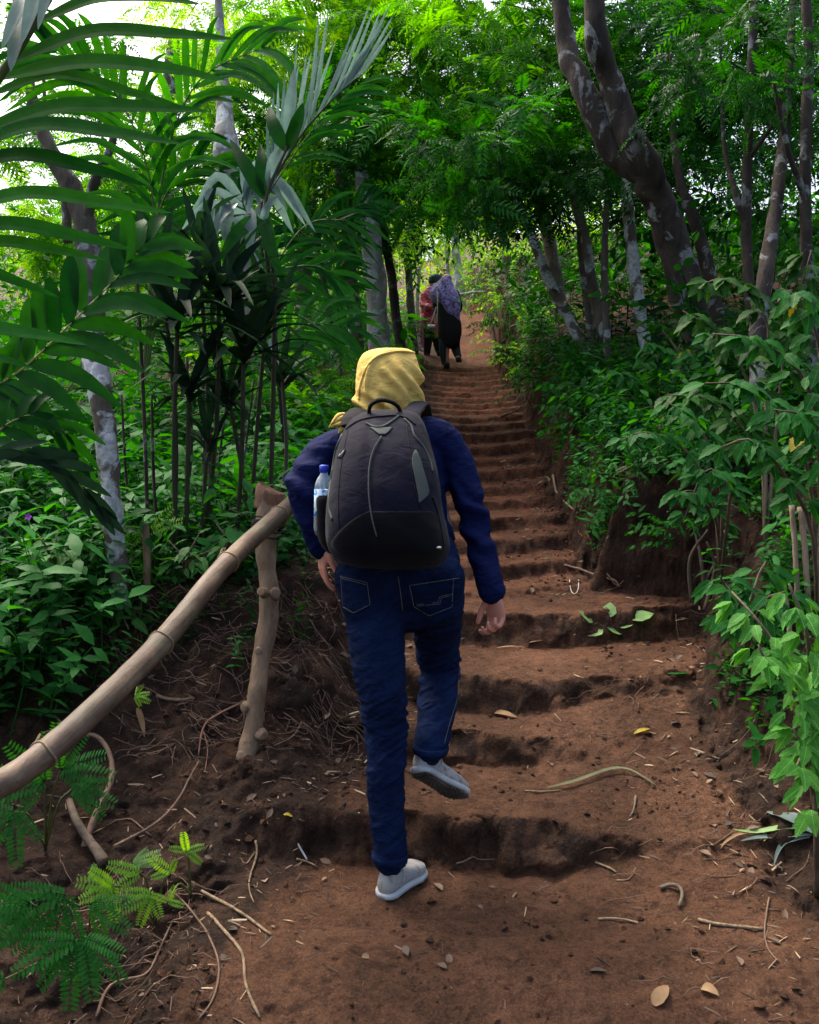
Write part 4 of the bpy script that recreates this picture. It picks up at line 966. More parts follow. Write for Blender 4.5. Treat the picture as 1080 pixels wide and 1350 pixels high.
twig('root', 'curved dark root arching out of the lower right tread', 'root', [(870, 1175), (888, 1172), (902, 1182), (895, 1200)], [.007, .005], tg, .008, 12, arc=.01)
twig('hook', 'white bent wire hook stuck in the step below the hand', 'wire', [(751, 766), (752, 782), (758, 786), (763, 780), (763, 766)], [.0022, .002], white_st, .006, 14, lump=0)
twig('root', 'tangle of pale rootlets on the soil right of the rail post', 'root', [(452, 905), (440, 925), (430, 960), (434, 985)], [.0028, .002], rt, .006, 16, ([(440, 925), (465, 935), (470, 945)], [(436, 940), (420, 950)]))

# the long withered blade on the second tread
def ground_blade(name, label, cat, pts, W, m, off=.006, arc=0., n=22, fold=.2, yaw=None):
    s = np.linspace(0, 1, n); P = np.array([list(p) for p in drape(pts, off, n, arc*np.sin(np.pi*s))])
    for _ in range(5): P[1:-1] = .5*P[1:-1]+.25*(P[:-2]+P[2:])
    P[:, 2] = np.maximum(P[:, 2], Zg(P[:, 0], P[:, 1])+.003)
    mb = MB(); strap_leaf(mb, P, W, n, fold, (0, -.25, 1), rng.uniform(.3, .8), .5)
    o = mb.build(name, m); c = Vector(P[0]); o.data.transform(Matrix.Translation(-c)); o.location = c
    return tag(o, label, cat)
ground_blade('palm_leaflet', 'long withered grey green leaf blade bowed across the second tread', 'leaf', [(722, 1042), (760, 1036), (805, 1020), (835, 1022), (868, 1042)], .015, M['leaf_withered'], .01, .01)
for a in (('dry_leaf', 'brown curled leaf on the tread left of the leafy sprig', [(697, 850), (710, 849), (724, 846)], .03, 'leaf_dry'),
          ('dry_leaf', 'thin dry leaf lying near the swinging hand', [(655, 856), (672, 856), (692, 855)], .012, 'leaf_dry'),
          ('dry_leaf', 'grey brown dead leaf right of the lifted shoe', [(652, 942), (666, 946), (682, 948)], .035, 'leaf_dry'),
          ('green_leaf', 'small single green leaf lying right of the leafy sprig', [(880, 891), (894, 894), (909, 891)], .016, 'leaf_mid'),
          ('yellow_leaf', 'yellow leaf on the path below the single green leaf', [(836, 970), (847, 968), (857, 963)], .022, 'leaf_yellow'),
          ('dry_leaf', 'large pale tan dead leaf at the bottom edge of the path', [(862, 1330), (872, 1318), (880, 1303)], .035, 'leaf_dry'),
          ('dry_leaf', 'broken yellowish leaf scrap among the litter at the bottom right', [(925, 1306), (935, 1311), (948, 1316)], .03, 'leaf_dry'),
          ('dry_leaf', 'orange dead leaf on the brow of earth left of the jeans', [(374, 1080), (380, 1082), (386, 1084)], .014, 'leaf_yellow'),
          ('dry_leaf', 'bleached leaf in the ditch nearest to the upper ledge', [(765, 703), (772, 712), (783, 722)], .05, 'leaf_dry'),
          ('dry_leaf', 'pale leaf lying on the corner of the upper ledge', [(800, 768), (808, 771), (816, 776)], .03, 'leaf_dry'),
          ('dry_leaf', 'brown leaf hanging on the soil face under the rail', [(181, 938), (187, 955), (191, 975)], .022, 'leaf_dry')):
    ground_blade(a[0], a[1], 'leaf', a[2], a[3], M[a[4]], .006, .008, 10, .35)
def pale_litter():
    root = empty('withered_palm_leaf', hit(1030, 1105)); tag(root, 'withered grey green palm leaf lying against the right bank', 'leaf')
    for pts, W, m in (([(1075, 1108), (1040, 1100), (1000, 1106), (965, 1103)], .022, 'leaf_pale'), ([(1072, 1108), (1050, 1090), (1030, 1085), (1010, 1082)], .05, 'leaf_grey'),
                      ([(1070, 1110), (1035, 1112), (1000, 1112), (975, 1118)], .02, 'leaf_grey'), ([(1068, 1112), (1040, 1118), (1025, 1130), (1020, 1150)], .016, 'leaf_grey'), ([(1000, 1106), (975, 1108), (955, 1120), (950, 1128)], .01, 'leaf_dry')):
        P = np.array([list(p) for p in drape(pts, .02, 14)])
        for _ in range(5): P[1:-1] = .5*P[1:-1]+.25*(P[:-2]+P[2:])
        mb = MB(); strap_leaf(mb, P, W, 14, .3, (0, -.4, 1), .7, .5); mb.build('leaflet', M[m], root)
pale_litter()
def sprig():
    root = empty('leafy_sprig', hit(815, 826)); tag(root, 'freshly fallen sprig of six pale green leaves lying on the step', 'sprig')
    leaves = [((782, 824), (768, 815), .075), ((802, 822), (804, 804), .065), ((795, 833), (778, 843), .07), ((800, 834), (818, 838), .085), ((812, 830), (838, 826), .09), ((830, 822), (862, 812), .08)]
    mb = MB(); tube(mb, drape([(768, 822), (790, 828), (815, 829), (850, 817)], .008, 14), .003, 6); mb.build('stem', M['twig'], root)
    tpl = blade(1, .78, 6, .12, .06, .42, .06)
    for a, b, W in leaves:
        A, B = hit(*a), hit(*b); A.z += .012; B.z += .016; d = np.array(B-A); L_ = max(np.linalg.norm(d), .09); 
        R = rot_to(d, (rng.uniform(-.2, .2), -.35, 1)); V = (tpl[0]*L_) @ R.T+np.array(A)
        mb = MB(); mb.add(V, tpl[1], None, .6); mb.build('leaf', M['leaf_pale'], root)
sprig()
# crumbs, rootlets and chaff
def litter():
    mb = MB(); n = 5200
    x = rng.uniform(-1.6, 2.0, n*3); y = 1.6+rng.random(n*3)**1.3*6.5
    d1 = np.minimum(np.abs(x-XL(y)), np.abs(x-XR(y))); keep = rng.random(n*3) < np.clip(.10+.9*np.exp(-(d1/.25)**2)+.5*(x < XL(y)), 0, 1)
    x, y = x[keep][:n], y[keep][:n]; n = len(x); z = Zg(x, y)
    V = np.array([[-.5, 0, 0], [.5, 0, 0], [.5, .06, .05], [-.5, .06, .05], [0, .03, .09]]); V[:, 1] -= .03
    T = np.array([[0, 1, 4], [1, 2, 4], [2, 3, 4], [3, 0, 4]])
    yaw = rng.uniform(0, 6.28, n); R = euler_mats(n, yaw, rng.normal(0, .25, n), rng.normal(0, .25, n)); S = rng.uniform(.1, 1, n)**1.6*.055+.006*np.clip(y/3, .8, 2)
    scatter(mb, (V, T), R, np.stack([x, y, z+.003], 1), S, rng.random(n))
    o = mb.build('leaf_litter', M['litter']); tag(o, 'small bits of straw, bark and chaff scattered over the clay', None, None, 'stuff')
    # fragments of dead leaves
    mb = MB(); n = 900; x = rng.uniform(-1.5, 2.0, n*6); y = 1.7+rng.random(n*6)**1.2*6; d1 = np.minimum(np.abs(x-XL(y)), np.abs(x-XR(y))); keep = rng.random(n*6) < np.clip(.05+.9*np.exp(-(d1/.16)**2)+.25*(x < XL(y)), 0, 1)
    x, y = x[keep][:n], y[keep][:n]; n = len(x); R = euler_mats(n, rng.uniform(0, 6.28, n), rng.normal(0, .35, n), rng.normal(0, .35, n))
    scatter(mb, blade(1, .5, 3, .25, .25, .45, .12, .06), R, np.stack([x, y, Zg(x, y)+.006], 1), rng.uniform(.015, .05, n), rng.random(n)*.8)
    tag(mb.build('dead_leaf_scraps', M['litter']), 'crumpled brown scraps of dead leaf along both edges of the path', None, None, 'stuff')
    mb = MB(); n = 520
    for k in range(n):
        if k < 330: px_, py_ = rng.uniform(150, 520), rng.uniform(770, 1000)
        elif k < 400: px_, py_ = rng.uniform(60, 260), rng.uniform(1150, 1340)
        else: px_, py_ = rng.uniform(700, 1060), rng.uniform(560, 1300)
        a = hit(px_, py_); 
        if a.y > 7: continue
        if k > 400 and (abs(a.x-float(XR(a.y))) > .5 or (a.y > 3.2 and a.x > float(XR(a.y))-.05)): continue
        L_ = rng.uniform(.04, .16); th = rng.uniform(0, 6.28); b_ = a+Vector((math.cos(th)*L_, math.sin(th)*L_*.4, 0)); c_ = b_+Vector((math.cos(th+rng.normal(0, .9))*L_*.6, math.sin(th)*L_*.3, 0))
        P = []
        for q in catmull([a, b_, c_], 8): P.append([q[0], q[1]-.006, zg(q[0], q[1])+rng.uniform(0, .018)])
        tube(mb, P, np.linspace(.0016, .0006, 8)*rng.uniform(.7, 1.5), 4, tint=rng.random())
    o = mb.build('rootlets', M['root']); tag(o, 'fine pale rootlets dangling from the cut soil banks', None, None, 'stuff')
m, N, L, b = mat('litter'); a = N.new('ShaderNodeAttribute'); a.attribute_name = 'tint'; r = ramp(N, [(0, (.02, .015, .012)), (.45, (.07, .045, .03)), (.75, (.2, .13, .08)), (1, (.42, .32, .2))]); L.new(a.outputs['Fac'], r.inputs[0]); L.new(r.outputs[0], b.inputs['Base Color']); b.inputs['Roughness'].default_value = .8
M['litter'] = m
litter()
def clods():
    mb = MB(); n = 3600; x = rng.uniform(-1.4, 1.9, n*8); y = 1.7+rng.random(n*8)**1.3*5
    d1 = np.minimum(np.abs(x-XL(y)+.1), np.abs(x-XR(y)-.1)); keep = rng.random(n*8) < np.clip(.12+np.exp(-(d1/.22)**2), 0, 1)*np.clip(.5+1.5*fbm(x*3, y*3, 0, 3, 37), .05, 1)
    x, y = x[keep][:n], y[keep][:n]; n = len(x)
    V = np.array([[1, 0, 0], [.3, .95, 0], [-.8, .6, 0], [-.8, -.6, 0], [.3, -.95, 0], [.1, .1, .8], [0, 0, -.6]]); T = [[i, (i+1) % 5, 5] for i in range(5)]+[[(i+1) % 5, i, 6] for i in range(5)]
    R = euler_mats(n, rng.uniform(0, 6.28, n), rng.normal(0, .4, n), rng.normal(0, .4, n)); scatter(mb, (V, np.array(T)), R, np.stack([x, y, Zg(x, y)+.002], 1), rng.uniform(.05, 1, n)**2.5*.016+.002, rng.random(n))
    tag(mb.build('soil_clods', M['clay'], None, False), 'crumbly clods of soil fallen from the banks', None, None, 'stuff')
clods()
# ------------------------------------------------------------------ foliage prototypes
def mesh_feather(seed, nleaf=15, size=.6):
    """a twig with drooping pinnate leaves, as on lamtoro and gliricidia"""
    r = np.random.default_rng(seed); mb = MB()
    tw = catmull([(0, 0, 0), (r.uniform(-.05, .05), size*.5, r.uniform(0, .06)), (r.uniform(-.1, .1), size, -.1*size)], 10)
    tube(mb, tw, np.linspace(.006, .002, 10), 4, tint=.1)
    lf = (np.array([[0, 0, 0], [-.16, .35, .03], [0, 1, -.06], [.16, .35, .03]]), np.array([[0, 2, 1], [0, 3, 2]]))
    RR, PP, SS, TT = [], [], [], []
    for i in range(nleaf):
        t = .06+.94*i/(nleaf-1); b = tw[int(t*9)]; a = i*2.4+r.normal(0, .3)
        d = np.array([math.cos(a)*.9, .55+r.normal(0, .2), math.sin(a)*.55]); d /= np.linalg.norm(d); Lr = size*r.uniform(.36, .58); up = np.array([r.normal(0, .3), r.normal(0, .3), 1])
        R = rot_to(d, up); x, y, z = R[:, 0], R[:, 1], R[:, 2]; tint = r.uniform(.05, .95); npn = 10; dr = r.uniform(.25, .6)
        C_ = [b+y*Lr*s-np.array([0, 0, dr*Lr*s*s]) for s in np.linspace(0, 1, 5)]; tube(mb, C_, .0016, 3, tint=.3)
        for j in range(npn):
            s = .16+.84*j/(npn-1); c = b+y*Lr*s-np.array([0, 0, dr*Lr*s*s])
            for q in (-1, 1):
                pd = x*q*.9+y*(.35+.25*s)+np.array([0, 0, -.25+r.normal(0, .12)])
                RR.append(rot_to(pd, z+r.normal(0, .25, 3))); PP.append(c); SS.append(Lr*.27*math.sin(math.pi*(.22+.6*s))*r.uniform(.85, 1.1)); TT.append(tint+r.normal(0, .08))
    scatter(mb, lf, np.array(RR), np.array(PP), np.array(SS), np.array(TT))
    return mb.mesh('leafy_branch')
def mesh_broad(seed, nleaf=16, size=.6, L_=.12, W=.42, n=3, droop=.3):
    r = np.random.default_rng(seed); mb = MB()
    tw = catmull([(0, 0, 0), (r.uniform(-.06, .06), size*.5, .05), (r.uniform(-.1, .1), size, -.1*size)], 10)
    tube(mb, tw, np.linspace(.006, .002, 10), 4, tint=.1)
    tp = blade(1, W, n, .15, .25, .42)
    RR, PP, SS, TT = [], [], [], []
    for i in range(nleaf):
        t = .12+.88*(i//2*2)/(nleaf-1); b = tw[min(9, int(t*9.9))]; sd_ = 1 if i % 2 else -1
        ang = sd_*r.uniform(.6, 1.3); d = np.array([math.sin(ang), math.cos(ang), r.uniform(-.6, .1)-droop])
        RR.append(rot_to(d, (r.normal(0, .35), r.normal(0, .35), 1))); PP.append(b+r.normal(0, .012, 3)); SS.append(L_*r.uniform(.65, 1.15)); TT.append(r.uniform(.05, .95))
    scatter(mb, tp, np.array(RR), np.array(PP), np.array(SS), np.array(TT))
    return mb.mesh('leafy_branch')
def use(me, m):
    me2 = me.copy(); me2.materials.clear(); me2.materials.append(m); return me2
FE = [mesh_feather(s) for s in (1, 2, 3)]
BR = [mesh_broad(s) for s in (11, 12, 13)]
BS = [mesh_broad(s, 26, .5, .075, .45, 2) for s in (21, 22)]
SP = {('feather', 'leaf_feather'): [use(q, M['leaf_feather']) for q in FE], ('feather', 'leaf_bright'): [use(q, M['leaf_bright']) for q in FE], ('feather', 'leaf_mid'): [use(q, M['leaf_mid']) for q in FE], ('feather', 'leaf_dark'): [use(q, M['leaf_dark']) for q in FE],
      ('broad', 'leaf_mid'): [use(q, M['leaf_mid']) for q in BR], ('broad', 'leaf_dark'): [use(q, M['leaf_dark']) for q in BR], ('broad', 'leaf_bright'): [use(q, M['leaf_bright']) for q in BR],
      ('small', 'leaf_mid'): [use(q, M['leaf_mid']) for q in BS], ('small', 'leaf_dark'): [use(q, M['leaf_dark']) for q in BS], ('small', 'leaf_bright'): [use(q, M['leaf_bright']) for q in BS]}
def spray(root, p, d, kind, scale, up=None):
    me = SP[kind][random.randrange(len(SP[kind]))]
    o = bpy.data.objects.new('leafy_branch', me); C.objects.link(o); o.parent = root
    R = rot_to(d, up if up is not None else (random.gauss(0, .3), random.gauss(0, .3), 1))
    o.matrix_local = Matrix.Translation(Vector(p)-root.location) @ Matrix(R.tolist()).to_4x4() @ Matrix.Scale(scale*random.uniform(.8, 1.2), 4)
    return o
def tree(name, label, cat, pts, rad, bark, limbs=(), crown=(), group=None, lump=.3, k=12):
    """pts: (px, py, distance) from the foot up; crown: (px, py, dist, rx, ry, rz, n, (kind, material), scale)"""
    P = [at(*p) for p in pts]
    g = zg(P[0].x, P[0].y)
    if P[0].z > g-.05: P = [Vector((P[0].x+.02*(P[0].z-g), P[0].y, g-.15))]+P; rad = [rad[0]*1.15]+list(rad)
    root = empty(name, (P[0].x, P[0].y, g)); tag(root, label, cat, group)
    mb = MB(); tube(mb, P, rad, k, 14*len(P), lump, int(pts[0][0])); mb.build('trunk', M[bark], root)
    for lp, lr in limbs:
        mb = MB(); tube(mb, [at(*p) for p in lp], lr, max(6, k-4), 10*len(lp), lump, int(lp[0][0])); mb.build('limb', M[bark], root)
    for (px, py, D, rx, ry, rz, n, kind, sc) in crown:
        c = at(px, py, D)
        n = int(n*1.35) if kind[0] == 'feather' else n; sc = sc*.85 if kind[0] == 'feather' else sc
        for i in range(n):
            v = np.random.default_rng(random.randrange(1 << 30)).normal(0, 1, 3); v /= np.linalg.norm(v)
            f = random.random()**.4
            p = c+Vector((v[0]*rx*f, v[1]*ry*f, v[2]*rz*f))
            if p.y < 1.6: p.y = 1.6+random.random()
            d = Vector((v[0]*.7, v[1]*.6, v[2]*.35-.15+random.gauss(0, .3)))+Vector((random.gauss(0, .55), random.gauss(0, .5), 0))
            spray(root, p, d, kind, sc, (random.gauss(0, .55), random.gauss(0, .55), 1))
    return root
FEA, BRI, MID, DRK = ('feather', 'leaf_feather'), ('feather', 'leaf_bright'), ('feather', 'leaf_mid'), ('feather', 'leaf_dark')
BM, BD, BB = ('broad', 'leaf_mid'), ('broad', 'leaf_dark'), ('broad', 'leaf_bright')
SM, SD, SB = ('small', 'leaf_mid'), ('small', 'leaf_dark'), ('small', 'leaf_bright')
# right side
tree('forked_tree', 'big dark leaning tree with a forked mossy trunk at the upper right', 'tree', [(925, 480, 5.9), (903, 385, 5.7), (882, 300, 5.6), (858, 240, 5.5), (832, 185, 5.4), (805, 110, 5.4), (786, 50, 5.3), (780, -50, 5.3)],
     [.115, .105, .10, .095, .085, .07, .06, .05], 'bark_dark', [([(850, 232, 5.5), (812, 200, 5.5), (770, 120, 5.5), (745, 50, 5.6), (735, -60, 5.6)], [.08, .078, .07, .06, .05])],
     [(780, 60, 8.2, 1.6, .8, .9, 44, MID, 1.1), (950, 60, 7.6, 1.3, .8, .9, 40, MID, 1.), (640, 190, 6.4, .65, .6, .28, 18, MID, .9), (700, 235, 6.6, .6, .5, .3, 14, DRK, .9), (930, 40, 4.9, .35, .3, .3, 8, DRK, .7)], None, .35, 18)
tree('leaning_tree', 'slim leaning tree nearest the path on the right bank', 'tree', [(798, 520, 7.4), (760, 440, 7.5), (728, 380, 7.6), (706, 325, 7.7), (682, 262, 7.8), (650, 190, 7.8)], [.052, .046, .044, .042, .038, .03], 'bark_lichen', (),
     [(620, 110, 7.8, 1.1, .9, .7, 44, FEA, 1.), (680, 200, 8.2, .7, .6, .35, 14, MID, .9)], None, .25)
tree('leaning_tree', 'second slender leaning trunk just right of the slimmest leaning tree', 'tree', [(812, 520, 7.0), (800, 460, 7.0), (782, 380, 7.0), (768, 300, 7.1), (740, 215, 7.2), (715, 130, 7.3)], [.05, .046, .042, .04, .034, .028], 'bark_grey', (),
     [(730, 130, 8.3, 1., .8, .7, 30, MID, 1.)], None, .25)
tree('pole_tree', 'thin straight pole of a tree between the leaning trunks and the white trunk', 'tree', [(806, 530, 6.7), (800, 440, 6.7), (797, 350, 6.7), (800, 270, 6.7)], [.03, .027, .026, .022], 'bark_grey', (), [(815, 230, 6.7, .6, .6, .5, 18, SD, 1.)])
tree('pole_tree', 'pale straight trunk crossing the leaning trunk low on the right bank', 'tree', [(788, 520, 7.2), (778, 430, 7.2), (768, 350, 7.3), (765, 300, 7.3)], [.035, .03, .03, .028], 'bark_grey')
tree('white_trunk_tree', 'small tree with a trunk patched white by lichen on the right bank', 'tree', [(862, 560, 6.6), (850, 450, 6.6), (838, 370, 6.6), (828, 280, 6.6), (824, 200, 6.7)], [.048, .044, .048, .04, .03], 'bark_lichen', (), [(870, 200, 7.6, .7, .6, .6, 16, MID, .9)])
tree('dark_tree', 'short dark curved trunk right of the big forked tree', 'tree', [(945, 420, 6.2), (930, 340, 6.2), (912, 280, 6.2), (895, 230, 6.3), (885, 120, 6.5), (890, 0, 6.6)], [.05, .045, .04, .035, .02, .01], 'bark_dark', (), [(980, 260, 7.2, .9, .6, .5, 24, BM, 1.)])
tree('dark_tree', 'tall thin dark trunk left of the rightmost trunk', 'tree', [(1000, 560, 5.6), (990, 420, 5.6), (984, 300, 5.7), (988, 150, 5.7), (995, -20, 5.7)], [.038, .034, .032, .03, .026], 'bark_dark', ([([(984, 300, 5.7), (968, 250, 5.7), (955, 190, 5.8), (950, 60, 5.9)], [.022, .018, .014, .006]), ([(986, 210, 5.7), (1015, 170, 5.6), (1040, 120, 5.5)], [.016, .012, .006])]),
     [(1000, 60, 6.6, .9, .7, .6, 26, DRK, .9), (1020, 240, 5.9, .5, .5, .4, 10, BD, .8)])
tree('dark_tree', 'rightmost straight dark trunk at the picture edge', 'tree', [(1075, 520, 5.2), (1064, 350, 5.2), (1062, 230, 5.2), (1066, 80, 5.2), (1062, -30, 5.2)], [.038, .034, .032, .03, .026], 'bark_dark', [([(1062, 260, 5.2), (1040, 200, 5.1), (1020, 110, 5.1)], [.02, .016, .01])], [(1070, 90, 6.0, .7, .6, .7, 22, MID, .9), (1060, 300, 5.6, .4, .4, .4, 10, BM, .8)])
tree('brown_tree', 'brown trunk half hidden by broad leaves on the right', 'tree', [(1010, 700, 4.9), (1004, 560, 4.9), (1000, 440, 5.0), (1014, 330, 5.1), (1034, 180, 5.4), (1046, 0, 5.6)], [.06, .055, .05, .042, .03, .02], 'bark_dark')
tree('canopy_tree', 'tree whose fine feathery crown overhangs the middle of the path', 'tree', [(748, 470, 10.5), (735, 380, 10.5), (720, 300, 10.6), (690, 200, 10.6), (650, 90, 10.5)], [.09, .08, .075, .07, .05], 'bark_grey', (),
     [(560, 40, 9.0, 1.7, 1.1, .9, 50, FEA, 1.15), (500, 140, 9.5, 1.2, 1., .7, 24, FEA, 1.1), (640, 200, 9.8, .9, .8, .4, 22, MID, 1.)])
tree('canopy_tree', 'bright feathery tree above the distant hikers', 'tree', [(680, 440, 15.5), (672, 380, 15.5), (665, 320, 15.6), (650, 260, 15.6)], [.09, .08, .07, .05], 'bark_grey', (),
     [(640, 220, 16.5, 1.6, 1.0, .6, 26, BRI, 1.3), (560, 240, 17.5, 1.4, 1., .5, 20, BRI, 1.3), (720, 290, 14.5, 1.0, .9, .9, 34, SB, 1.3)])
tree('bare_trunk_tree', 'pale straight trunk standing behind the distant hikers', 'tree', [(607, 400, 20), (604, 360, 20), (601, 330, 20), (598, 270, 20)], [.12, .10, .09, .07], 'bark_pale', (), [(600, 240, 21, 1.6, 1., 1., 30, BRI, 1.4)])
tree('bare_trunk_tree', 'thin pale trunk just left of the straight trunk behind the distant hikers', 'tree', [(587, 400, 21), (590, 360, 21), (588, 320, 21)], [.05, .045, .04], 'bark_pale')
tree('bare_trunk_tree', 'thin slanting trunk far right behind the end of the path', 'tree', [(622, 395, 21), (632, 365, 21), (638, 335, 21)], [.05, .045, .035], 'bark_pale')
# left side
tree('lichen_trunk_tree', 'short trunk blotched with white lichen standing in the undergrowth at the left', 'tree', [(168, 830, 3.55), (160, 780, 3.55), (150, 690, 3.55), (142, 590, 3.55), (133, 530, 3.55), (127, 486, 3.6), (112, 440, 3.68), (98, 395, 3.75)], [.04, .037, .040, .043, .042, .048, .030, .012], 'bark_lichen', (), (), None, .4, 18)
tree('pale_trunk_tree', 'tree with a thick pale trunk glimpsed between the palms', 'tree', [(345, 560, 7.0), (338, 450, 7.0), (324, 350, 7.0), (312, 270, 7.0), (300, 200, 7.0), (294, 110, 7.2), (285, -60, 7.3)], [.15, .14, .13, .12, .105, .05, .02], 'bark_pale', (), [(370, 30, 8.5, 1., .9, .5, 26, BRI, 1.)], None, .2, 18)
tree('grey_tree', 'slim grey trunk left of the white patched trunk, beside the yellow headscarf', 'tree', [(474, 520, 8.6), (468, 430, 8.6), (461, 360, 8.6), (458, 290, 8.6), (445, 200, 8.7)], [.075, .068, .065, .06, .05], 'bark_grey', (), [(430, 160, 8.8, 1.0, .9, .8, 28, FEA, 1.), (440, 250, 8.8, .6, .6, .35, 16, MID, .9)])
tree('white_patched_tree', 'thicker trunk with a broad white lichen patch, beside the yellow headscarf', 'tree', [(505, 500, 8.2), (499, 430, 8.2), (494, 360, 8.2), (486, 290, 8.2), (475, 220, 8.3)], [.11, .10, .095, .085, .06], 'bark_pale', (), [(480, 200, 8.4, .9, .9, .7, 24, MID, 1.)], None, .25, 16)
tree('dark_slim_tree', 'dark slim trunk immediately right of the white patched trunk', 'tree', [(532, 480, 9.2), (524, 430, 9.2), (517, 370, 9.2), (505, 300, 9.2)], [.06, .05, .045, .04], 'bark_dark', (), [(520, 300, 9.5, .6, .6, .5, 20, SD, .9)])
tree('twin_stem_tree', 'thin crooked stem rising between the grey trunk and the palms', 'tree', [(440, 470, 9.5), (432, 400, 9.5), (420, 340, 9.5), (412, 270, 9.5)], [.04, .035, .035, .03], 'bark_grey', (), [(400, 240, 9.8, .8, .8, .5, 26, SM, 1.)])
tree('old_tree', 'dark crooked trunk spotted with lichen behind the big palm frond', 'tree', [(120, 420, 6.5), (118, 330, 6.5), (100, 260, 6.5), (70, 205, 6.5), (40, 120, 6.6), (20, 0, 6.6)], [.085, .08, .075, .055, .04, .02], 'bark_grey', [([(112, 300, 6.5), (125, 240, 6.4), (150, 180, 6.4), (165, 60, 6.4)], [.045, .035, .025, .012]), ([(90, 320, 6.6), (84, 250, 6.6), (66, 200, 6.6), (55, 80, 6.6)], [.035, .03, .02, .01])], [(80, 140, 7.5, 1.2, 1., .7, 20, FEA, 1.), (190, 190, 8.0, .8, .8, .6, 16, MID, .9)], None, .4, 16)
tree('roadside_tree', 'distant tree on the left edge of the path beside the red hiker', 'tree', [(545, 450, 14), (541, 400, 14), (538, 350, 14), (530, 300, 14)], [.07, .06, .055, .04], 'bark_grey', (), [(530, 300, 14.5, 1.1, 1., .7, 40, SM, 1.2)])
tree('roadside_tree', 'distant thin trunk nearest the red hiker on the left', 'tree', [(553, 440, 15), (550, 400, 15), (553, 355, 15)], [.04, .035, .03], 'bark_pale')
tree('far_tree', 'far feathery tree filling the top left against the white sky', 'tree', [(210, 470, 12), (215, 330, 12), (220, 180, 12), (230, 50, 12)], [.16, .14, .12, .08], 'bark_grey', (), [(200, 270, 12, 1.8, 1.0, .6, 26, FEA, 1.3), (120, 320, 12.5, 1.6, 1.0, .5, 22, BRI, 1.3), (330, 170, 12, 1.2, 1., .7, 20, BRI, 1.2)])
tree('far_tree', 'far bright tree behind the grey palm frond', 'tree', [(400, 420, 13), (402, 300, 13), (408, 150, 13), (410, 20, 13)], [.13, .12, .10, .08], 'bark_grey', (), [(400, 20, 13, 1.9, 1.2, .7, 34, BRI, 1.3), (430, 200, 13, 1.5, 1.2, .9, 34, BRI, 1.3), (500, 270, 13.5, 1.2, 1.2, .6, 24, BRI, 1.3)])

# bushes on the right bank and along the path
def bush(name, label, px, py, D, rx, ry, rz, n, kind, sc, cat='bush', group=None):
    c = at(px, py, D); g = zg(c.x, c.y); root = empty(name, (c.x, c.y, g)); tag(root, label, cat, group)
    for q in range(4):
        a = random.uniform(0, 6.28); mb = MB(); t = c+Vector((math.cos(a)*rx*.6, math.sin(a)*ry*.6, rz*random.uniform(0, .7))); b_ = Vector((c.x+random.gauss(0, .05), c.y+random.gauss(0, .05), zg(c.x, c.y)-.03))
        tube(mb, [b_, b_.lerp(t, .5)+Vector((random.gauss(0, .04), 0, .04)), t], [.012, .009, .005], 6, 12); mb.build('stem', M['twig'], root)
    for i in range(n):
        v = Vector((random.gauss(0, 1), random.gauss(0, 1), random.gauss(0, 1))).normalized(); f = random.random()**.5
        p = c+Vector((v.x*rx*f, v.y*ry*f, v.z*rz*f)); p.z = max(p.z, zg(p.x, p.y)+.02)
        spray(root, p, (v.x, v.y-.25, v.z*.5+.1), kind, sc)
    return root
bush('bush', 'small leaved bush bulging over the top of the right bank beside the steps', 735, 495, 8.0, .42, .4, .28, 46, SM, .62)
bush('bush', 'bright bush on the brow of the right bank below the leaning trunks', 700, 470, 10.5, .45, .4, .35, 34, SB, .7)
bush('bush', 'bright yellow green bush beside the path just right of the distant hikers', 672, 385, 13.8, .5, .5, .55, 44, SB, .9)
bush('bush', 'green bush below the yellow green one on the distant right bank', 665, 428, 13.0, .35, .4, .35, 26, SM, .8)
bush('bush', 'dark low bush at the foot of the leaning trunks', 790, 540, 6.6, .35, .35, .25, 26, SD, .6)
bush('bush', 'leafy bush in the middle of the right bank below the white trunk', 850, 560, 5.6, .4, .3, .28, 34, BM, .55)
bush('bush', 'dark bush behind the broad leaves on the right', 930, 480, 5.6, .5, .35, .35, 34, BD, .75)
bush('bush', 'dense dark bush at the far right behind the cut stakes', 1050, 560, 4.6, .35, .3, .4, 26, BD, .75)
bush('bush', 'small leaved bush hanging over the right bank above the ledge', 900, 640, 4.9, .32, .25, .2, 26, SM, .55)
bush('bush', 'shaded bush at the foot of the trunks left of the yellow headscarf', 430, 500, 7.2, .45, .4, .3, 30, SM, .7)
bush('bush', 'feathery low bush right behind the dark strap leaved plants', 385, 520, 6.5, .4, .4, .35, 26, ('feather', 'leaf_feather'), .7)
bush('bush', 'low green bush on the far left edge of the path beside the red hiker', 530, 435, 13.6, .3, .4, .25, 18, SM, .7)
bush('bush', 'bright bush high on the slope right of the end of the path', 690, 345, 19.0, 1.2, .6, .8, 50, SB, 1.2)
bush('bush', 'pale green bush across the end of the path', 600, 405, 19.6, .9, .5, .25, 26, SB, 1.)
bush('bush', 'broad leaved bush behind the lichen trunk', 210, 560, 5.6, .5, .4, .35, 34, BM, .8)
bush('bush', 'broad leaved bush at the left edge behind the undergrowth', 40, 560, 5.2, .55, .4, .35, 34, BM, .8)
bush('bush', 'bright bush seen through the dark strap leaves', 330, 560, 7.5, .7, .5, .4, 34, BB, .9)

def rail_far():
    mb = MB(); tube(mb, [at(604, 389, 19.2), at(630, 385, 19.2), at(652, 386, 19.0)], [.035, .03, .025], 8, 12, .2, 3)
    o = mb.build('pole_rail', M['bark_pale']); c = at(604, 389, 19.2); o.data.transform(Matrix.Translation(-c)); o.location = c
    tag(o, 'thin pale horizontal pole across the far end of the path', 'rail')
rail_far()

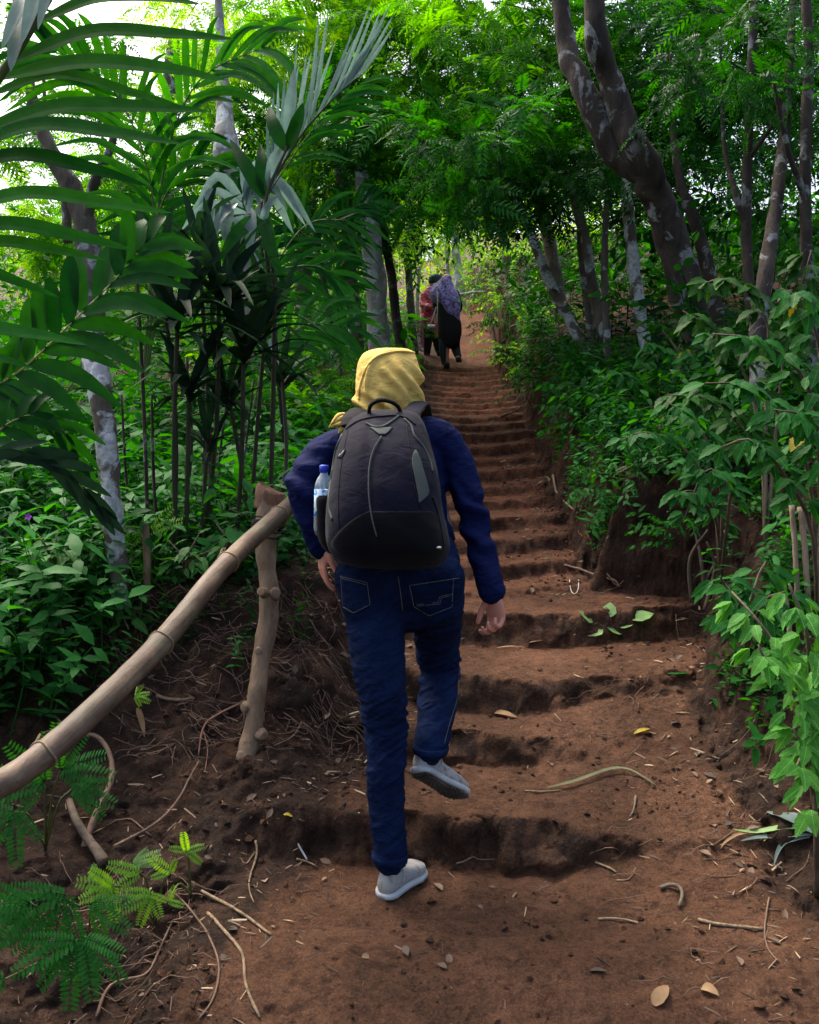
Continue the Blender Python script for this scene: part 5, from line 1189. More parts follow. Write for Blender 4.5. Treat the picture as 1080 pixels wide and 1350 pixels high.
# ------------------------------------------------------------------ ground cover and far woods
def herb(seed, h=.22, L_=.06, W=.5, pairs=5, n=2):
    r = np.random.default_rng(seed); mb = MB()
    st = catmull([(0, 0, 0), (r.normal(0, .02), r.normal(0, .02), h*.5), (r.normal(0, .05), r.normal(0, .05), h)], 6)
    tube(mb, st, np.linspace(.003, .0012, 6), 3, tint=0)
    tp = blade(1, W, n+1, .12, .3, .4)
    RR, PP, SS, TT = [], [], [], []
    for i in range(pairs):
        for s in (0, 1):
            a = i*2.2+s*math.pi+r.normal(0, .3); d = (math.cos(a), math.sin(a), .35+r.normal(0, .2)); RR.append(rot_to(d, (r.normal(0, .2), r.normal(0, .2), 1)))
            PP.append(st[min(5, 1+int(i*5/pairs))]+r.normal(0, .006, 3)); SS.append(L_*r.uniform(.7, 1.25)); TT.append(r.uniform(-.2, .2))
    scatter(mb, tp, np.array(RR), np.array(PP), np.array(SS), np.array(TT))
    V = np.concatenate(mb.V); F_ = [np.concatenate(mb.T)]
    if mb.Q: q = np.concatenate(mb.Q); F_.append(np.vstack([q[:, [0, 1, 2]], q[:, [0, 2, 3]]]))
    return V, np.vstack(F_), np.concatenate(mb.t)
HB = [herb(31), herb(32, .28, .075, .42), herb(33, .16, .05, .6), herb(34, .34, .09, .35, 6)]
def cover(name, label, x, y, m, size=(.7, 1.3), lift=0., which=(0, 1, 2, 3), tintb=.5, zf=None, prob=None):
    mb = MB(); z = Zg(x, y)
    for k in which:
        s = (np.arange(len(x)) % len(which)) == which.index(k); n = int(s.sum())
        if not n: continue
        V, T, t0 = HB[k]; R = euler_mats(n, rng.uniform(0, 6.28, n), rng.normal(0, .35, n), rng.normal(0, .35, n))
        W = np.einsum('nij,kj->nki', R, V)*rng.uniform(size[0], size[1], n)[:, None, None]+np.stack([x[s], y[s], z[s]-.01+lift], 1)[:, None]
        kk = len(V); F_ = (T[None]+np.arange(n)[:, None, None]*kk).reshape(-1, 3)
        tn = np.clip((rng.uniform(tintb-.4, tintb+.4, n)[:, None]+t0[None]), 0, 1)
        mb.add(W.reshape(-1, 3), F_, None, tn.ravel())
    o = mb.build(name, m); tag(o, label, None, None, 'stuff'); return o
def region(n, f, xr, yr, pw=1.):
    x = rng.uniform(xr[0], xr[1], n*8); y = yr[0]+rng.random(n*8)**pw*(yr[1]-yr[0]); k = f(x, y) > rng.random(n*8)
    return x[k][:n], y[k][:n]
def f_left(x, y):
    px, py = np.array([pix((a, b_, c_)) for a, b_, c_ in zip(x, y, Zg(x, y))]).T
    # the soil face between rail, post and hiker stays bare
    lim = np.interp(px, [-300, 0, 120, 200, 260, 330, 400, 470], [1060, 1000, 920, 850, 800, 765, 745, 740])
    return ((py+35*fbm(x*4, y*4, 0, 3, 61) < lim)*(x < XL(y)-.25)*np.clip(.85+.8*fbm(x*2, y*2, 0, 3, 62), .25, 1))
x, y = region(3600, f_left, (-3.6, .2), (2.7, 6.5)); cover('undergrowth', 'dense small leaved undergrowth covering the left slope', x, y, M['leaf_cover'], (.7, 1.35))
x, y = region(1500, lambda x, y: (x < XL(y)-.25)*1., (-9, .6), (6.5, 18)); cover('undergrowth', 'undergrowth covering the left slope farther up', x, y, M['leaf_mid'], (1.3, 2.4))
def f_right(x, y):
    d = x-XR(y); return (d > .10)*np.clip(.45+d*1.5+1.2*fbm(x*3, y*3, 0, 3, 63), 0, 1)*(1-.93*ss(-y, -3.4, -2.6))
x, y = region(2600, f_right, (.9, 3.6), (2.4, 7.0)); cover('bank_undergrowth', 'small leaved undergrowth spilling over the right bank', x, y, M['leaf_mid'], (.45, 1.))
x, y = region(1500, lambda x, y: (x > XR(y)+.15)*1., (1.2, 9), (7, 19)); cover('bank_undergrowth', 'undergrowth on the right slope farther up', x, y, M['leaf_dark'], (1.2, 2.3))
x, y = region(900, lambda x, y: (np.abs(x-XR(y)-.20) < .13)*np.clip(.6+fbm(x*2, y*2, 0, 2, 69)*2, .1, 1), (.9, 1.9), (4.5, 14)); cover('bank_fringe', 'fringe of weeds hanging on the edge of the right bank', x, y, M['leaf_cover'], (.4, .9))
bush('bush', 'small leaved bush trailing down the cut face behind the upper ledge', 840, 640, 4.75, .35, .16, .16, 30, SM, .5)
bush('bush', 'low trailing bush at the right end of the upper ledge', 925, 715, 4.3, .18, .15, .13, 18, BM, .4)
x, y = region(60, lambda x, y: (x < XL(y)-.1)*1., (-1.0, -.3), (3.4, 4.3)); cover('bank_weeds', 'sparse weeds growing on the soil face behind the post', x, y, M['leaf_cover'], (.35, .7))
def far_woods():
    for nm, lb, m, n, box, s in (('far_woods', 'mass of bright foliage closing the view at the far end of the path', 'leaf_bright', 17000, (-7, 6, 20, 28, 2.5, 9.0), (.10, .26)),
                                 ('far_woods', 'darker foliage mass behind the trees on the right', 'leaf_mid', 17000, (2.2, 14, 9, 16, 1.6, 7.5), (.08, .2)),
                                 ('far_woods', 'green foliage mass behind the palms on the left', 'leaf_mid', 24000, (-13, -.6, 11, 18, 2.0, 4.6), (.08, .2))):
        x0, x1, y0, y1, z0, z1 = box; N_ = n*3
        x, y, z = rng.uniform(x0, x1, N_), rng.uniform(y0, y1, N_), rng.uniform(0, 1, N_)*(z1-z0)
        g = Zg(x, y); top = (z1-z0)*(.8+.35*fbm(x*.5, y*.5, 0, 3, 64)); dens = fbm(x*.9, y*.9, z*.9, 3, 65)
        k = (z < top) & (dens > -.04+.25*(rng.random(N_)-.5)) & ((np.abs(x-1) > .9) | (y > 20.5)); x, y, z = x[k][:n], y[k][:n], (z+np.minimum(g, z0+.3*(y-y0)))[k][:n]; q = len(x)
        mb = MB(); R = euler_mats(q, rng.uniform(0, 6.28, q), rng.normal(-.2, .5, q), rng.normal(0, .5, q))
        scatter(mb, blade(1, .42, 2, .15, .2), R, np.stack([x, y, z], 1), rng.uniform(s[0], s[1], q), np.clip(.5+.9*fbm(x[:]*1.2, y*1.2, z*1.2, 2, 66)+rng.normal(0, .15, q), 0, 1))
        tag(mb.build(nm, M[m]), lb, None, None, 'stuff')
far_woods()
# ------------------------------------------------------------------ palms and strap leaved plants on the left
def leaf_obj(name, parent, P, W, m, n=14, fold=.2, up=(0, 0, 1), ribs=False, taper=.35, base=.35):
    mb = MB(); strap_leaf(mb, P, W, n, fold, up, rng.uniform(.1, .9), taper, ribs, base); return mb.build(name, m, parent)
def rachis(name, parent, P, r, m):
    mb = MB(); tube(mb, P, r, 7, 40); return mb.build(name, m, parent)
M['rachis'] = plain('green_rachis', (.09, .12, .035), .6); M['rachis_yellow'] = plain('yellow_rachis', (.30, .30, .10), .6); M['rachis_dark'] = plain('dark_rachis', (.035, .035, .02), .7)
def near_palm():
    root = empty('palm', at(-230, 700, 2.1)); root.location.z = zg(root.location.x, root.location.y)
    tag(root, 'large palm reaching in from the left edge with long drooping green leaflets', 'palm')
    R_ = [(-200, 640, 2.1), (-150, 500, 1.98), (-110, 400, 1.92), (-75, 280, 1.9), (-45, 190, 1.88), (-8, 112, 1.86), (28, 60, 1.86), (75, -20, 1.86), (110, -90, 1.9)]
    fr = rachis('frond', root, [root.location]+[at(*p) for p in R_], [.02, .016, .014, .013, .012, .011, .010, .008, .007, .005], M['rachis'])
    def Rp(y): return np.interp(y, [-90, -20, 60, 112, 190, 280, 400, 500], [110, 75, 28, -8, -45, -75, -110, -150])
    LV = [(22, 266, 6, 22), (74, 312, 52, 26), (96, 300, 106, 27), (118, 245, 142, 20), (172, 278, 147, 27), (190, 242, 190, 24), (214, 196, 246, 24), (281, 228, 281, 24), (312, 178, 330, 24), (340, 140, 343, 20), (368, 78, 392, 18), (448, 116, 455, 20), (474, 46, 486, 16), (-20, 300, -40, 26)]
    for y0, xt, yt, w in LV:
        x0 = float(Rp(y0)); a = at(x0, y0+6, 1.87); b = at(xt, yt, 1.87+rng.uniform(-.12, .2))
        c = a.lerp(b, .35)+Vector((0, rng.uniform(-.02, .02), .035+.012*rng.random())); d = a.lerp(b, .72)+Vector((0, 0, .022))
        leaf_obj('leaflet', fr, [a, c, d, b], w/F*1.87*1.05, M['leaf_palm'], 22, .12, (0, -.93, .55), True, .5, .45)
    for y0, xt, yt, w in ((100, -12, 60, 20), (70, 14, 95, 24), (40, 2, 66, 20), (10, 28, 60, 22), (-20, 50, 40, 20), (150, -120, 180, 22), (250, -190, 300, 22)):
        a = at(float(Rp(y0)), y0-60, 1.9); b = at(xt, yt, 1.8); leaf_obj('leaflet', fr, [a, a.lerp(b, .5)+Vector((.01, 0, .02)), b], w/F*1.87, M['leaf_grey'], 14, .25, (0, -1, .3), True, .4)
near_palm()
def frond(parent, R_, W, L_, n, m, rm, t0=.15, angle=.9, droop=.25, normal=(0, -1, .2), sides=(-1, 1), r=.009, curve=.0, name='frond', fold=.25, jitter=.12, wpx=None):
    P = catmull([at(*p) for p in R_], 60); fr = rachis(name, parent, P[::4], list(np.linspace(r, r*.3, 15)), rm)
    T, _, _ = frames(P)
    for i in range(n):
        t = t0+(1-t0)*i/(n-1); k = min(58, int(t*59)); b = P[k]; tt = T[k]
        for s in sides:
            sd_ = np.cross(tt, normal); sd_ /= np.linalg.norm(sd_); a = angle*(1-.45*t)+rng.normal(0, jitter)
            d = tt*math.cos(a)+sd_*s*math.sin(a)+np.array(normal)*rng.normal(.05, .1); d /= np.linalg.norm(d)
            l = L_*(.55+.75*math.sin(math.pi*(.12+.76*t)))*rng.uniform(.88, 1.1)
            e = b+d*l+np.array([0, 0, -droop*l]); mm = b+d*l*.5+np.array([0, 0, -droop*l*.12])
            leaf_obj('leaflet', fr, [b, mm, e], W*rng.uniform(.85, 1.15), m, 9, fold, tuple(np.array(normal)+rng.normal(0, .15, 3)), False, .45)
    return fr
def palm(name, label, base, fronds, trunk=None, cat='palm'):
    b = at(*base); g = zg(b.x, b.y); root = empty(name, (b.x, b.y, g)); tag(root, label, cat)
    for f in fronds:
        R_ = f[0]; st = rachis('stalk', root, [Vector((b.x, b.y, g-.02)), Vector((b.x, b.y, g-.02)).lerp(at(*R_[0]), .5)+Vector((0, 0, .08)), at(*R_[0])], [.014, .012, .010], f[1].get('rm', M['rachis']))
        kw = dict(f[1]); kw.setdefault('rm', M['rachis']); frond(root, R_, **kw)
    return root
palm('palm', 'young palm at the left edge with broad dark leaflets and yellowish midribs', (-40, 700, 2.9),
     [([(-30, 520, 2.7), (25, 490, 2.7), (90, 430, 2.7), (150, 370, 2.75), (195, 318, 2.8)], dict(W=.05, L_=.22, n=15, m=M['leaf_dark'], rm=M['rachis_yellow'], angle=.95, droop=.3, t0=.05, r=.005)),
      ([(-30, 600, 2.6), (10, 560, 2.6), (50, 548, 2.65), (85, 570, 2.7), (105, 610, 2.75)], dict(W=.03, L_=.11, n=9, m=M['leaf_dark'], angle=.7, droop=.3, t0=.1, r=.005)),
      ([(-60, 640, 2.4), (-20, 600, 2.4), (40, 600, 2.45), (90, 625, 2.5), (130, 670, 2.55)], dict(W=.03, L_=.12, n=7, m=M['leaf_purple'], angle=.4, droop=.1, t0=.2, r=.006))])
palm('palm', 'palm with a silvery grey frond lit against the sky', (380, 560, 5.0),
     [([(345, 270, 4.6), (368, 225, 4.6), (400, 175, 4.6), (440, 130, 4.6), (480, 95, 4.6)], dict(W=.020, L_=.38, n=26, m=M['leaf_grey'], rm=M['rachis_dark'], angle=.55, droop=-.06, t0=.12, sides=(-1,), r=.009)),
      ([(345, 270, 4.6), (372, 228, 4.62), (404, 182, 4.6), (440, 140, 4.6), (478, 108, 4.6)], dict(W=.028, L_=.26, n=12, m=M['leaf_palm'], rm=M['rachis_dark'], angle=.7, droop=.3, t0=.3, sides=(1,), r=.004)),
      ([(350, 330, 4.7), (330, 290, 4.7), (320, 262, 4.7), (335, 240, 4.7)], dict(W=.05, L_=.34, n=7, m=M['leaf_grey'], rm=M['rachis_dark'], angle=.9, droop=.95, t0=.3, r=.006))])
palm('palm', 'arching green palm behind the dark strap leaved plants', (330, 640, 5.6),
     [([(330, 560, 5.5), (350, 480, 5.5), (400, 430, 5.5), (460, 430, 5.5)], dict(W=.035, L_=.32, n=16, m=M['leaf_mid'], angle=.9, droop=.35)),
      ([(325, 560, 5.6), (310, 450, 5.6), (340, 370, 5.6), (410, 350, 5.6), (450, 370, 5.6)], dict(W=.03, L_=.32, n=16, m=M['leaf_palm'], angle=.9, droop=.35)),
      ([(330, 560, 5.6), (345, 400, 5.8), (400, 300, 5.8), (470, 290, 5.8)], dict(W=.03, L_=.34, n=16, m=M['leaf_dark'], angle=.9, droop=.35))])
palm('palm', 'large palm high up whose fronds hang above the pale trunk at the top left', (190, 640, 6.5),
     [([(195, 420, 6.3), (200, 250, 6.2), (150, 120, 6.0), (60, 60, 5.8)], dict(W=.05, L_=.55, n=18, m=M['leaf_palm'], angle=.9, droop=.4)),
      ([(200, 420, 6.3), (215, 230, 6.2), (260, 110, 6.0), (350, 60, 5.8)], dict(W=.045, L_=.5, n=18, m=M['leaf_mid'], angle=.9, droop=.4)),
      ([(205, 420, 6.3), (210, 280, 6.4), (260, 220, 6.3), (330, 240, 6.2)], dict(W=.05, L_=.45, n=16, m=M['leaf_palm'], angle=.9, droop=.5))])
palm('palm', 'small palm leaning out over the trunks left of the path', (450, 540, 7.6),
     [([(450, 440, 7.4), (440, 340, 7.4), (460, 280, 7.3), (500, 262, 7.2)], dict(W=.035, L_=.36, n=16, m=M['leaf_palm'], angle=.9, droop=.5)),
      ([(448, 440, 7.4), (430, 350, 7.4), (390, 300, 7.4), (340, 300, 7.3)], dict(W=.045, L_=.45, n=16, m=M['leaf_palm'], angle=.9, droop=.5))])
def paddle():
    root = empty('strap_plant', at(352, 560, 4.0)); root.location.z = zg(root.location.x, root.location.y); tag(root, 'plant with upright dark paddle leaves against the pale trunk', 'plant')
    rachis('stem', root, [root.location, at(362, 400, 3.9), at(350, 300, 3.8), at(352, 258, 3.8), at(376, 200, 3.8), at(392, 165, 3.8)], [.012, .010, .009, .008, .006, .004], M['rachis_dark'])
    for a, b, w, m in (((348, 262), (303, 183), 17, 'leaf_dark'), ((350, 258), (343, 190), 17, 'leaf_dark'), ((378, 200), (355, 140), 16, 'leaf_dark'), ((380, 196), (400, 135), 17, 'leaf_dark'), ((345, 280), (378, 385), 15, 'leaf_dark'), ((355, 250), (372, 188), 13, 'leaf_grey'), ((345, 300), (366, 258), 12, 'leaf_grey'),
                       ((378, 178), (388, 90), 14, 'leaf_grey'), ((340, 285), (288, 345), 16, 'leaf_dark'), ((338, 300), (300, 372), 14, 'leaf_dark'), ((330, 275), (328, 345), 17, 'leaf_grey'), ((300, 270), (296, 320), 17, 'leaf_grey'), ((312, 268), (283, 318), 15, 'leaf_grey'), ((283, 275), (270, 355), 11, 'leaf_grey')):
        A, B = at(*a, 3.8), at(*b, 3.8+rng.uniform(-.1, .1)); leaf_obj('leaf', root, [A, A.lerp(B, .5)+Vector((rng.normal(0, .01), -.02, .01)), B], w/F*3.8*1.1, M[m], 12, .3, (rng.normal(0, .3), -1, .2), True, .55, .3)
paddle()
def strap_plant(label, stem, heads, m='leaf_purple'):
    b = at(*stem); g = zg(b.x, b.y); root = empty('strap_leaved_plant', (b.x, b.y, g)); tag(root, label, 'plant', 'dark strap leaved plants')
    for hx, hy, D, L_, n in heads:
        h = at(hx, hy, D); s0 = Vector((b.x+rng.normal(0, .05), b.y+rng.normal(0, .04), g-.03))
        rachis('stem', root, [s0, s0.lerp(h, .5)+Vector((rng.normal(0, .04), 0, 0)), h+Vector((0, 0, .06))], [.011, .010, .009], M['rachis_dark'])
        for i in range(n):
            a = i*2.4+rng.normal(0, .2); el = rng.uniform(-.15, .75) if i % 4 else rng.uniform(.9, 1.4)
            d = Vector((math.cos(a)*math.cos(el), math.sin(a)*math.cos(el)*.8, math.sin(el))); l = L_*rng.uniform(.7, 1.1)
            p0 = h+Vector((0, 0, -.10*rng.random()+.05)); p1 = p0+d*l*.5+Vector((0, 0, .03*l)); p2 = p0+d*l*.98+Vector((0, 0, -.20*l*math.cos(el)))
            leaf_obj('leaf', root, [p0, p1, p2], .040*L_/.42*rng.uniform(.8, 1.15), M[m], 9, .3, (0, 0, 1) if el < 1 else (0, -1, .3), False, .5, .3)
strap_plant('tall plant with a dark crown of purple brown strap leaves, tallest of the dark cluster', (275, 690, 3.9), [(290, 395, 3.7, .46, 30), (262, 335, 3.9, .38, 20), (322, 470, 3.7, .42, 26)])
strap_plant('dark strap leaved plant left of the tallest one, right above the lichen trunk', (225, 700, 3.8), [(235, 430, 3.6, .44, 28), (212, 360, 3.7, .38, 18)])
strap_plant('dark strap leaved plant leaning right towards the bamboo post', (320, 680, 4.0), [(352, 430, 4.0, .42, 26), (300, 530, 3.9, .36, 22), (372, 505, 4.2, .34, 20)])
strap_plant('lowest dark strap leaved plant between the lichen trunk and the tall one', (250, 720, 3.8), [(250, 515, 3.7, .36, 24), (275, 585, 3.8, .28, 14)])
def bare_stems():
    for k, (x0, y0, x1, y1, D, r) in enumerate(((196, 740, 178, 320, 3.7, .009), (212, 735, 200, 520, 3.8, .008), (235, 700, 246, 470, 4.1, .009), (262, 700, 262, 430, 4.2, .008), (285, 690, 300, 520, 4.2, .007), (300, 660, 335, 500, 4.2, .006), (176, 700, 160, 520, 3.9, .007))):
        a, b = at(x0, y0, D), at(x1, y1, D); a.z = min(a.z, zg(a.x, a.y)-.02); mb = MB(); tube(mb, [a, a.lerp(b, .5)+Vector((rng.normal(0, .03), 0, 0)), b], [r, r*.9, r*.7], 6, 20, .2, k)
        o = mb.build('bare_sapling', M['bark_dark']); o.data.transform(Matrix.Translation(-a)); o.location = a
        tag(o, ('second from the left and tallest of the thin bare saplings on the left slope', 'third from the left of the thin bare saplings on the left slope', 'fourth from the left of the thin bare saplings on the left slope', 'third from the right of the thin bare saplings on the left slope', 'second from the right of the thin bare saplings on the left slope', 'rightmost thin bare sapling on the left slope, slanting to the right', 'leftmost thin bare sapling on the left slope, beside the lichen trunk')[k], 'sapling', 'thin bare saplings on the left slope')
    b = at(194, 742, 3.6); mb = MB(); tube(mb, [Vector((b.x, b.y, zg(b.x, b.y)-.03)), at(193, 715, 3.6), at(191, 690, 3.6)], [.016, .015, .014], 10, 12, .2, 4); o = mb.build('stump', M['wood_post']); o.data.transform(Matrix.Translation(-b)); o.location = b; tag(o, 'short cut stake stump right of the lichen trunk', 'stump')
bare_stems()
def flower():
    c = at(38, 681, 3.4); root = empty('wild_flower', (c.x, c.y, zg(c.x, c.y))); tag(root, 'single purple flower standing in the undergrowth at the left edge', 'flower')
    mb = MB(); tube(mb, [root.location, root.location.lerp(c, .6)+Vector((.01, 0, 0)), c], .002, 5, 8); mb.build('stem', M['rachis'], root)
    pm = plain('purple_petal', (.42, .12, .55), .5)
    for i in range(5):
        a = i*1.257; mb = MB(); V, T = blade(.018, .013, 3, .1, .004); R = rot_to((math.cos(a), -.5, math.sin(a)), (0, -1, .2)); mb.add(V*[1, 1, 1] @ R.T+np.array(c), T); mb.build('petal', pm, root)
flower()

# ------------------------------------------------------------------ broad leaved shrubs on the right
def serrated(L_=1., W=.42, n=9, seed=0, fold=.10, droop=.28):
    V, T = blade(L_, W, n, fold, droop, .42, .10, .035); return V, T
def leaf_meshes(m, n=9, W=.44):
    out = []
    for s in range(3):
        V, T = serrated(1., W*(1+.12*(s-1)), n, s, .08+.05*s, .18+.12*s); mb = MB(); mb.add(V, T, None, .5); me = mb.mesh('leaf'); me.materials.append(m); out.append(me)
    return out
LM = {k: leaf_meshes(M[k.replace('leaf_', 'broad_') if k != 'leaf_yellow' else k]) for k in ('leaf_bright', 'leaf_mid', 'leaf_dark', 'leaf_yellow', 'leaf_cover')}
def shrub(label, base, branches, nl, L_, m, group=None, name='shrub', trip=True, yellow=(), droop=.55, cat='shrub', face=.6):
    b = hit(base[0], base[1]); g = zg(b.x, b.y); root = empty(name, (b.x, b.y, g)); tag(root, label, cat, group)
    k = 0
    for br in branches:
        P = [Vector((b.x, b.y, g-.03))]+[at(*p) for p in br]; C_ = catmull(P, 40)
        mb = MB(); tube(mb, C_[::3], list(np.linspace(.009, .0025, len(C_[::3]))), 6, lump=.2, seed=k); mb.build('branch', M['twig'], root)
        for i in range(nl):
            t = .35+.65*(i+rng.random()*.6)/nl; c = C_[min(39, int(t*39))]; tt = C_[min(39, int(t*39)+1)]-C_[max(0, int(t*39)-1)]; a0 = i*2.4+rng.normal(0, .5)
            for q in ((-1, 0, 1) if trip else (0,)):
                side = np.array([math.cos(a0), -abs(math.sin(a0))*.9, 0]); d = side+np.array([0, 0, -droop+rng.normal(0, .25)])+q*.75*np.array([math.sin(a0), 0, .3])
                pet = c+side*L_*.35
                o = bpy.data.objects.new('leaf', LM['leaf_yellow' if (k % 97 in yellow) else m][k % 3]); C.objects.link(o); o.parent = root; k += 1
                R = rot_to(d, (rng.normal(0, .3), -face+rng.normal(0, .3), 1)); p = pet+np.array(d)/np.linalg.norm(d)*L_*(.06 if q else .12)
                o.matrix_local = Matrix.Translation(Vector(p)-root.location) @ Matrix(R.tolist()).to_4x4() @ Matrix.Scale(L_*rng.uniform(.75, 1.2), 4)
    return root
shrub('bright lit sapling with toothed leaves growing around the cut stakes at the right edge', (1075, 1060, 2.45),
      [[(1060, 960, 2.4), (1040, 880, 2.4), (1000, 820, 2.42), (965, 780, 2.5)], [(1070, 900, 2.35), (1060, 820, 2.3), (1040, 770, 2.3)], [(1065, 980, 2.35), (1050, 920, 2.3), (1010, 870, 2.3), (1000, 850, 2.3)],
       [(1085, 980, 2.3), (1090, 900, 2.3), (1085, 840, 2.3)], [(1075, 1020, 2.35), (1060, 980, 2.3), (1045, 930, 2.3)], [(1080, 960, 2.4), (1080, 900, 2.45), (1065, 850, 2.5)]], 10, .066, 'leaf_bright')
shrub('broad leaved shrub with long drooping toothed leaves filling the right edge', (1080, 830, 3.2),
      [[(1070, 650, 3.2), (1040, 560, 3.1), (980, 510, 3.1), (930, 505, 3.1)], [(1080, 600, 3.1), (1060, 500, 3.0), (1000, 450, 3.0), (940, 440, 3.05)], [(1085, 560, 3.0), (1080, 460, 3.0), (1060, 400, 3.0), (1030, 380, 3.0)],
       [(1070, 700, 3.1), (1030, 620, 3.0), (990, 580, 3.0), (950, 590, 3.05)], [(1085, 680, 3.0), (1085, 600, 2.95), (1060, 550, 2.9), (1020, 540, 2.9)]], 13, .082, 'leaf_mid', yellow=(8,))
shrub('dark leaved shrub behind the drooping one at the upper right', (1010, 720, 4.2), [[(1000, 560, 4.2), (960, 450, 4.2), (900, 410, 4.2)], [(1010, 520, 4.2), (1010, 420, 4.2), (960, 370, 4.2), (910, 380, 4.2)], [(1030, 500, 4.2), (1050, 400, 4.1), (1070, 330, 4.1)], [(1000, 600, 4.2), (940, 530, 4.2), (880, 520, 4.2)]], 15, .10, 'leaf_dark')
shrub('mid green shrub with slender leaves hanging over the bank above the ledge', (950, 760, 3.9), [[(940, 660, 3.9), (900, 590, 3.9), (850, 570, 3.9), (820, 580, 3.9)], [(950, 640, 3.9), (920, 560, 3.9), (880, 530, 3.9)], [(945, 690, 3.9), (920, 650, 3.85), (890, 650, 3.8)], [(960, 680, 3.8), (960, 640, 3.8), (930, 620, 3.8), (900, 690, 3.75)]], 13, .075, 'leaf_mid')
shrub('low leafy shrub left of the bright sapling on the edge of the bank', (985, 850, 2.9), [[(975, 800, 2.9), (955, 770, 2.85), (950, 760, 2.8)], [(990, 800, 2.9), (1000, 760, 2.85), (1010, 740, 2.85)], [(980, 830, 2.85), (960, 810, 2.8), (950, 815, 2.8)], [(995, 820, 2.8), (1010, 790, 2.75), (1035, 780, 2.7)]], 6, .075, 'leaf_mid')
shrub('shrub with lit leaves at the foot of the white trunk', (870, 600, 5.4), [[(860, 540, 5.4), (830, 500, 5.4), (810, 490, 5.4)], [(870, 520, 5.4), (870, 470, 5.4), (850, 450, 5.4)], [(880, 520, 5.3), (910, 470, 5.3), (930, 460, 5.3)], [(875, 540, 5.3), (890, 560, 5.2), (870, 610, 5.1)]], 12, .095, 'leaf_mid', yellow=(4,))
shrub('single sprig of leaves at the right edge below the bright sapling', (1078, 1180, 2.3), [[(1076, 1100, 2.3), (1070, 1010, 2.28), (1045, 960, 2.25)], [(1074, 1060, 2.3), (1060, 1000, 2.25), (1050, 1010, 2.2)]], 6, .07, 'leaf_bright')
def stakes():
    for k, (x0, y0, x1, y1, D, r, lb) in enumerate(((1052, 800, 1044, 666, 2.75, .0085, 'tallest leftmost cut stake of the bundle at the right edge'), (1066, 800, 1056, 668, 2.78, .0095, 'middle cut stake of the bundle at the right edge, standing upright'),
                                                   (1096, 760, 1054, 669, 2.72, .009, 'cut stake of the bundle at the right edge slanting down to the right'), (1046, 885, 1032, 762, 2.6, .008, 'lone thin stake just below the stake bundle at the right edge'))):
        D = hit(x0, y0+25).y; r *= D/2.75; a, b = at(x0, y0, D), at(x1, y1, D+.05); a2 = a+(a-b).normalized()*min(.12, max(0, (a.z-zg(a.x, a.y)+.05))); a2.z = min(a2.z, zg(a2.x, a2.y)-.01); mb = MB(); tube(mb, [a2, a, a.lerp(b, .5)+Vector((.003, 0, 0)), b], [r, r, r*.95, r], 9, 26, .3, k)
        o = mb.build('stake', M['stake']); o.data.transform(Matrix.Translation(-a2)); o.location = a2; tag(o, lb, 'stake')
stakes()
# feathery seedlings at the lower left
def pinna(n=14, W=.26, seed=0):
    mb = MB(); r = np.random.default_rng(seed)
    tube(mb, [(0, 0, 0), (0, .5, .02), (0, 1, -.06)], [.008, .006, .003], 4, 6, tint=.2)
    lf = blade(1, .34, 3, .05, .1, .5); RR, PP, SS, TT = [], [], [], []
    for i in range(n):
        t = .06+.94*i/(n-1); l = W*.62*math.sin(math.pi*(.18+.66*t))**.6
        for s in (-1, 1): RR.append(rot_to((s, .32, r.normal(.02, .05)), (0, 0, 1))); PP.append((0, t, .02*math.sin(3*t)-.08*t*t)); SS.append(l); TT.append(r.uniform(.35, .65))
    scatter(mb, lf, np.array(RR), np.array(PP), np.array(SS), np.array(TT)); return mb.mesh('pinna')
PN = [use(pinna(15, .30, 1), M['leaf_mid']), use(pinna(13, .34, 2), M['leaf_mid'])]; PNB = [use(pinna(12, .4, 3), M['leaf_bright']), use(pinna(10, .42, 4), M['leaf_bright'])]; PNS = [use(pinna(15, .3, 5), M['leaf_pale'])]
def seedling(label, base, leaves, ms):
    b = hit(*base); root = empty('feathery_seedling', b); tag(root, label, 'seedling')
    for (px, py, D, ang, spread, n, L_) in leaves:
        c = at(px, py, D); c.z = max(c.z, zg(c.x, c.y)+.05)
        mb = MB(); tube(mb, [b, b.lerp(c, .55)+Vector((0, 0, .04)), c], [.0035, .003, .002], 5, 12); mb.build('stem', M['rachis'], root)
        for i in range(n):
            a = math.radians(ang+spread*(i/(max(1, n-1))-.5)); d = np.array([math.cos(a), -.25+rng.normal(0, .08), math.sin(a)*.85]); l = L_*rng.uniform(.85, 1.1)*(1 if 0 < i < n-1 else .85)
            o = bpy.data.objects.new('pinna', ms[i % len(ms)]); C.objects.link(o); o.parent = root
            o.matrix_local = Matrix.Translation(c-root.location) @ Matrix(rot_to(d, (0, -.85, .8)).tolist()).to_4x4() @ Matrix.Scale(l, 4)
seedling('feathery seedling with fine comb leaves at the lower left corner', (118, 1290), [(88, 1180, 1.95, 225, 130, 5, .16), (100, 1240, 1.9, 235, 130, 5, .14), (60, 1215, 1.95, 200, 80, 3, .14), (112, 1235, 1.9, 300, 100, 4, .12), (8, 1290, 1.8, 200, 60, 2, .14), (40, 1190, 1.9, 190, 90, 4, .14), (120, 1190, 2., 330, 80, 3, .12)], PN)
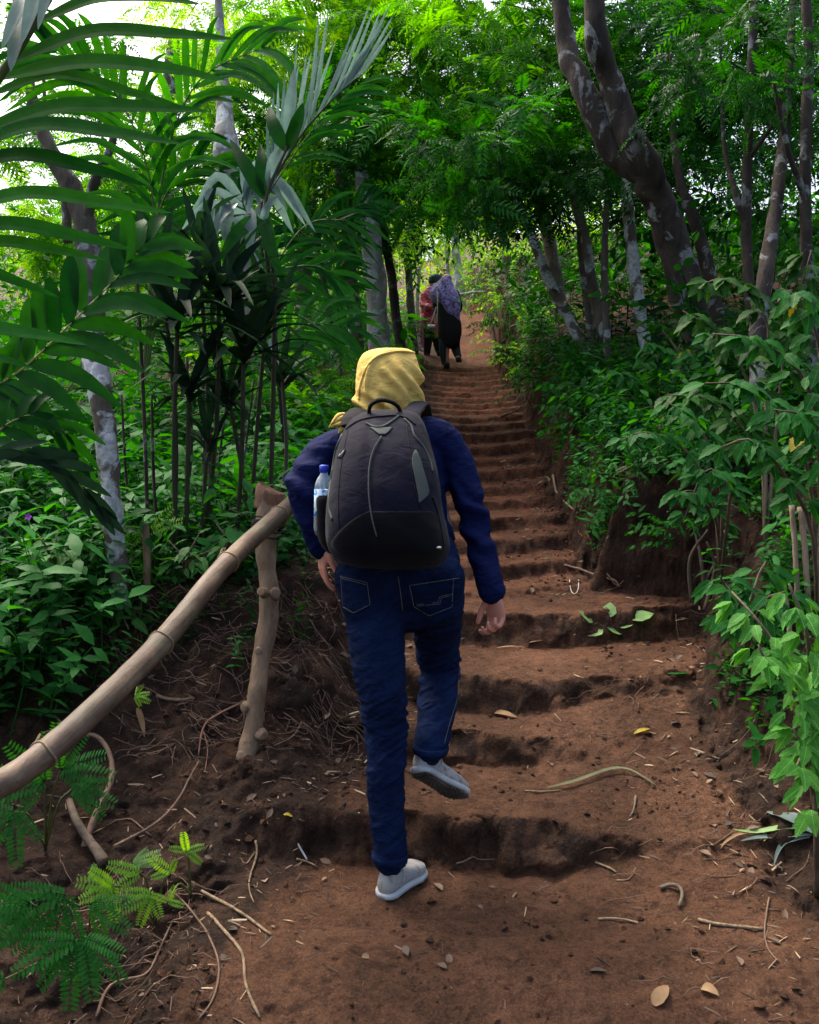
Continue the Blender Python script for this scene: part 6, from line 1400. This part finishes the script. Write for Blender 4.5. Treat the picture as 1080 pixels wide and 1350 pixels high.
seedling('feathery seedling with small rounded leaves just right of the corner one', (205, 1220), [(150, 1168, 2.1, 200, 150, 5, .09), (200, 1178, 2.1, 230, 130, 4, .08), (225, 1150, 2.1, 130, 120, 3, .06), (185, 1150, 2.15, 185, 60, 2, .09)], PNB)
seedling('bright three part leaf of a seedling on the bare soil at the lower left', (252, 1180), [(246, 1122, 2.3, 60, 200, 4, .055), (222, 1188, 2.1, 70, 150, 3, .05)], PNB)
seedling('dark feathery seedling under the near end of the bamboo rail', (60, 1120), [(60, 1030, 2.2, 160, 150, 5, .15), (80, 1015, 2.2, 30, 120, 5, .14), (20, 1070, 2.15, 240, 150, 5, .13), (95, 1040, 2.2, 350, 60, 3, .12)], PN)
seedling('pale grey green fern like tip curling beside the lower left seedlings', (125, 1190), [(124, 1138, 2.1, 275, 20, 2, .07), (175, 1140, 2.2, 35, 40, 3, .08)], PNS)
seedling('small fern frond standing at the foot of the lichen trunk', (205, 745), [(200, 700, 3.7, 40, 30, 2, .16), (190, 700, 3.7, 200, 60, 2, .13)], PNB)
seedling('little green sprig on the soil face under the rail', (186, 925), [(178, 918, 2.9, 0, 120, 4, .05)], PNB)
# scattered broad leaved weeds along the left slope, each a plant with leaves
for lb, b_, br, L_ in (('weed with pale spear leaves behind the post head', (305, 745, 3.6), [[(300, 720, 3.6), (318, 700, 3.6)], [(305, 720, 3.6), (285, 690, 3.6)]], .07),
                       ('weed with broad leaves right of the stump', (245, 760, 3.5), [[(240, 735, 3.5), (222, 712, 3.5)], [(248, 735, 3.5), (262, 705, 3.5)], [(250, 740, 3.5), (280, 725, 3.5)]], .075),
                       ('weed with light green leaves at the foot of the lichen trunk', (150, 820, 3.6), [[(150, 800, 3.6), (135, 785, 3.6)], [(155, 800, 3.5), (170, 830, 3.4)]], .075),
                       ('big leaved weed standing up at the left edge', (70, 760, 3.4), [[(65, 730, 3.4), (50, 705, 3.4)], [(75, 735, 3.4), (100, 715, 3.4)], [(70, 740, 3.4), (75, 705, 3.4)]], .085)):
    shrub(lb, b_, br, 5, L_, 'leaf_cover', None, 'weed', False, (), .2, 'weed', .3)
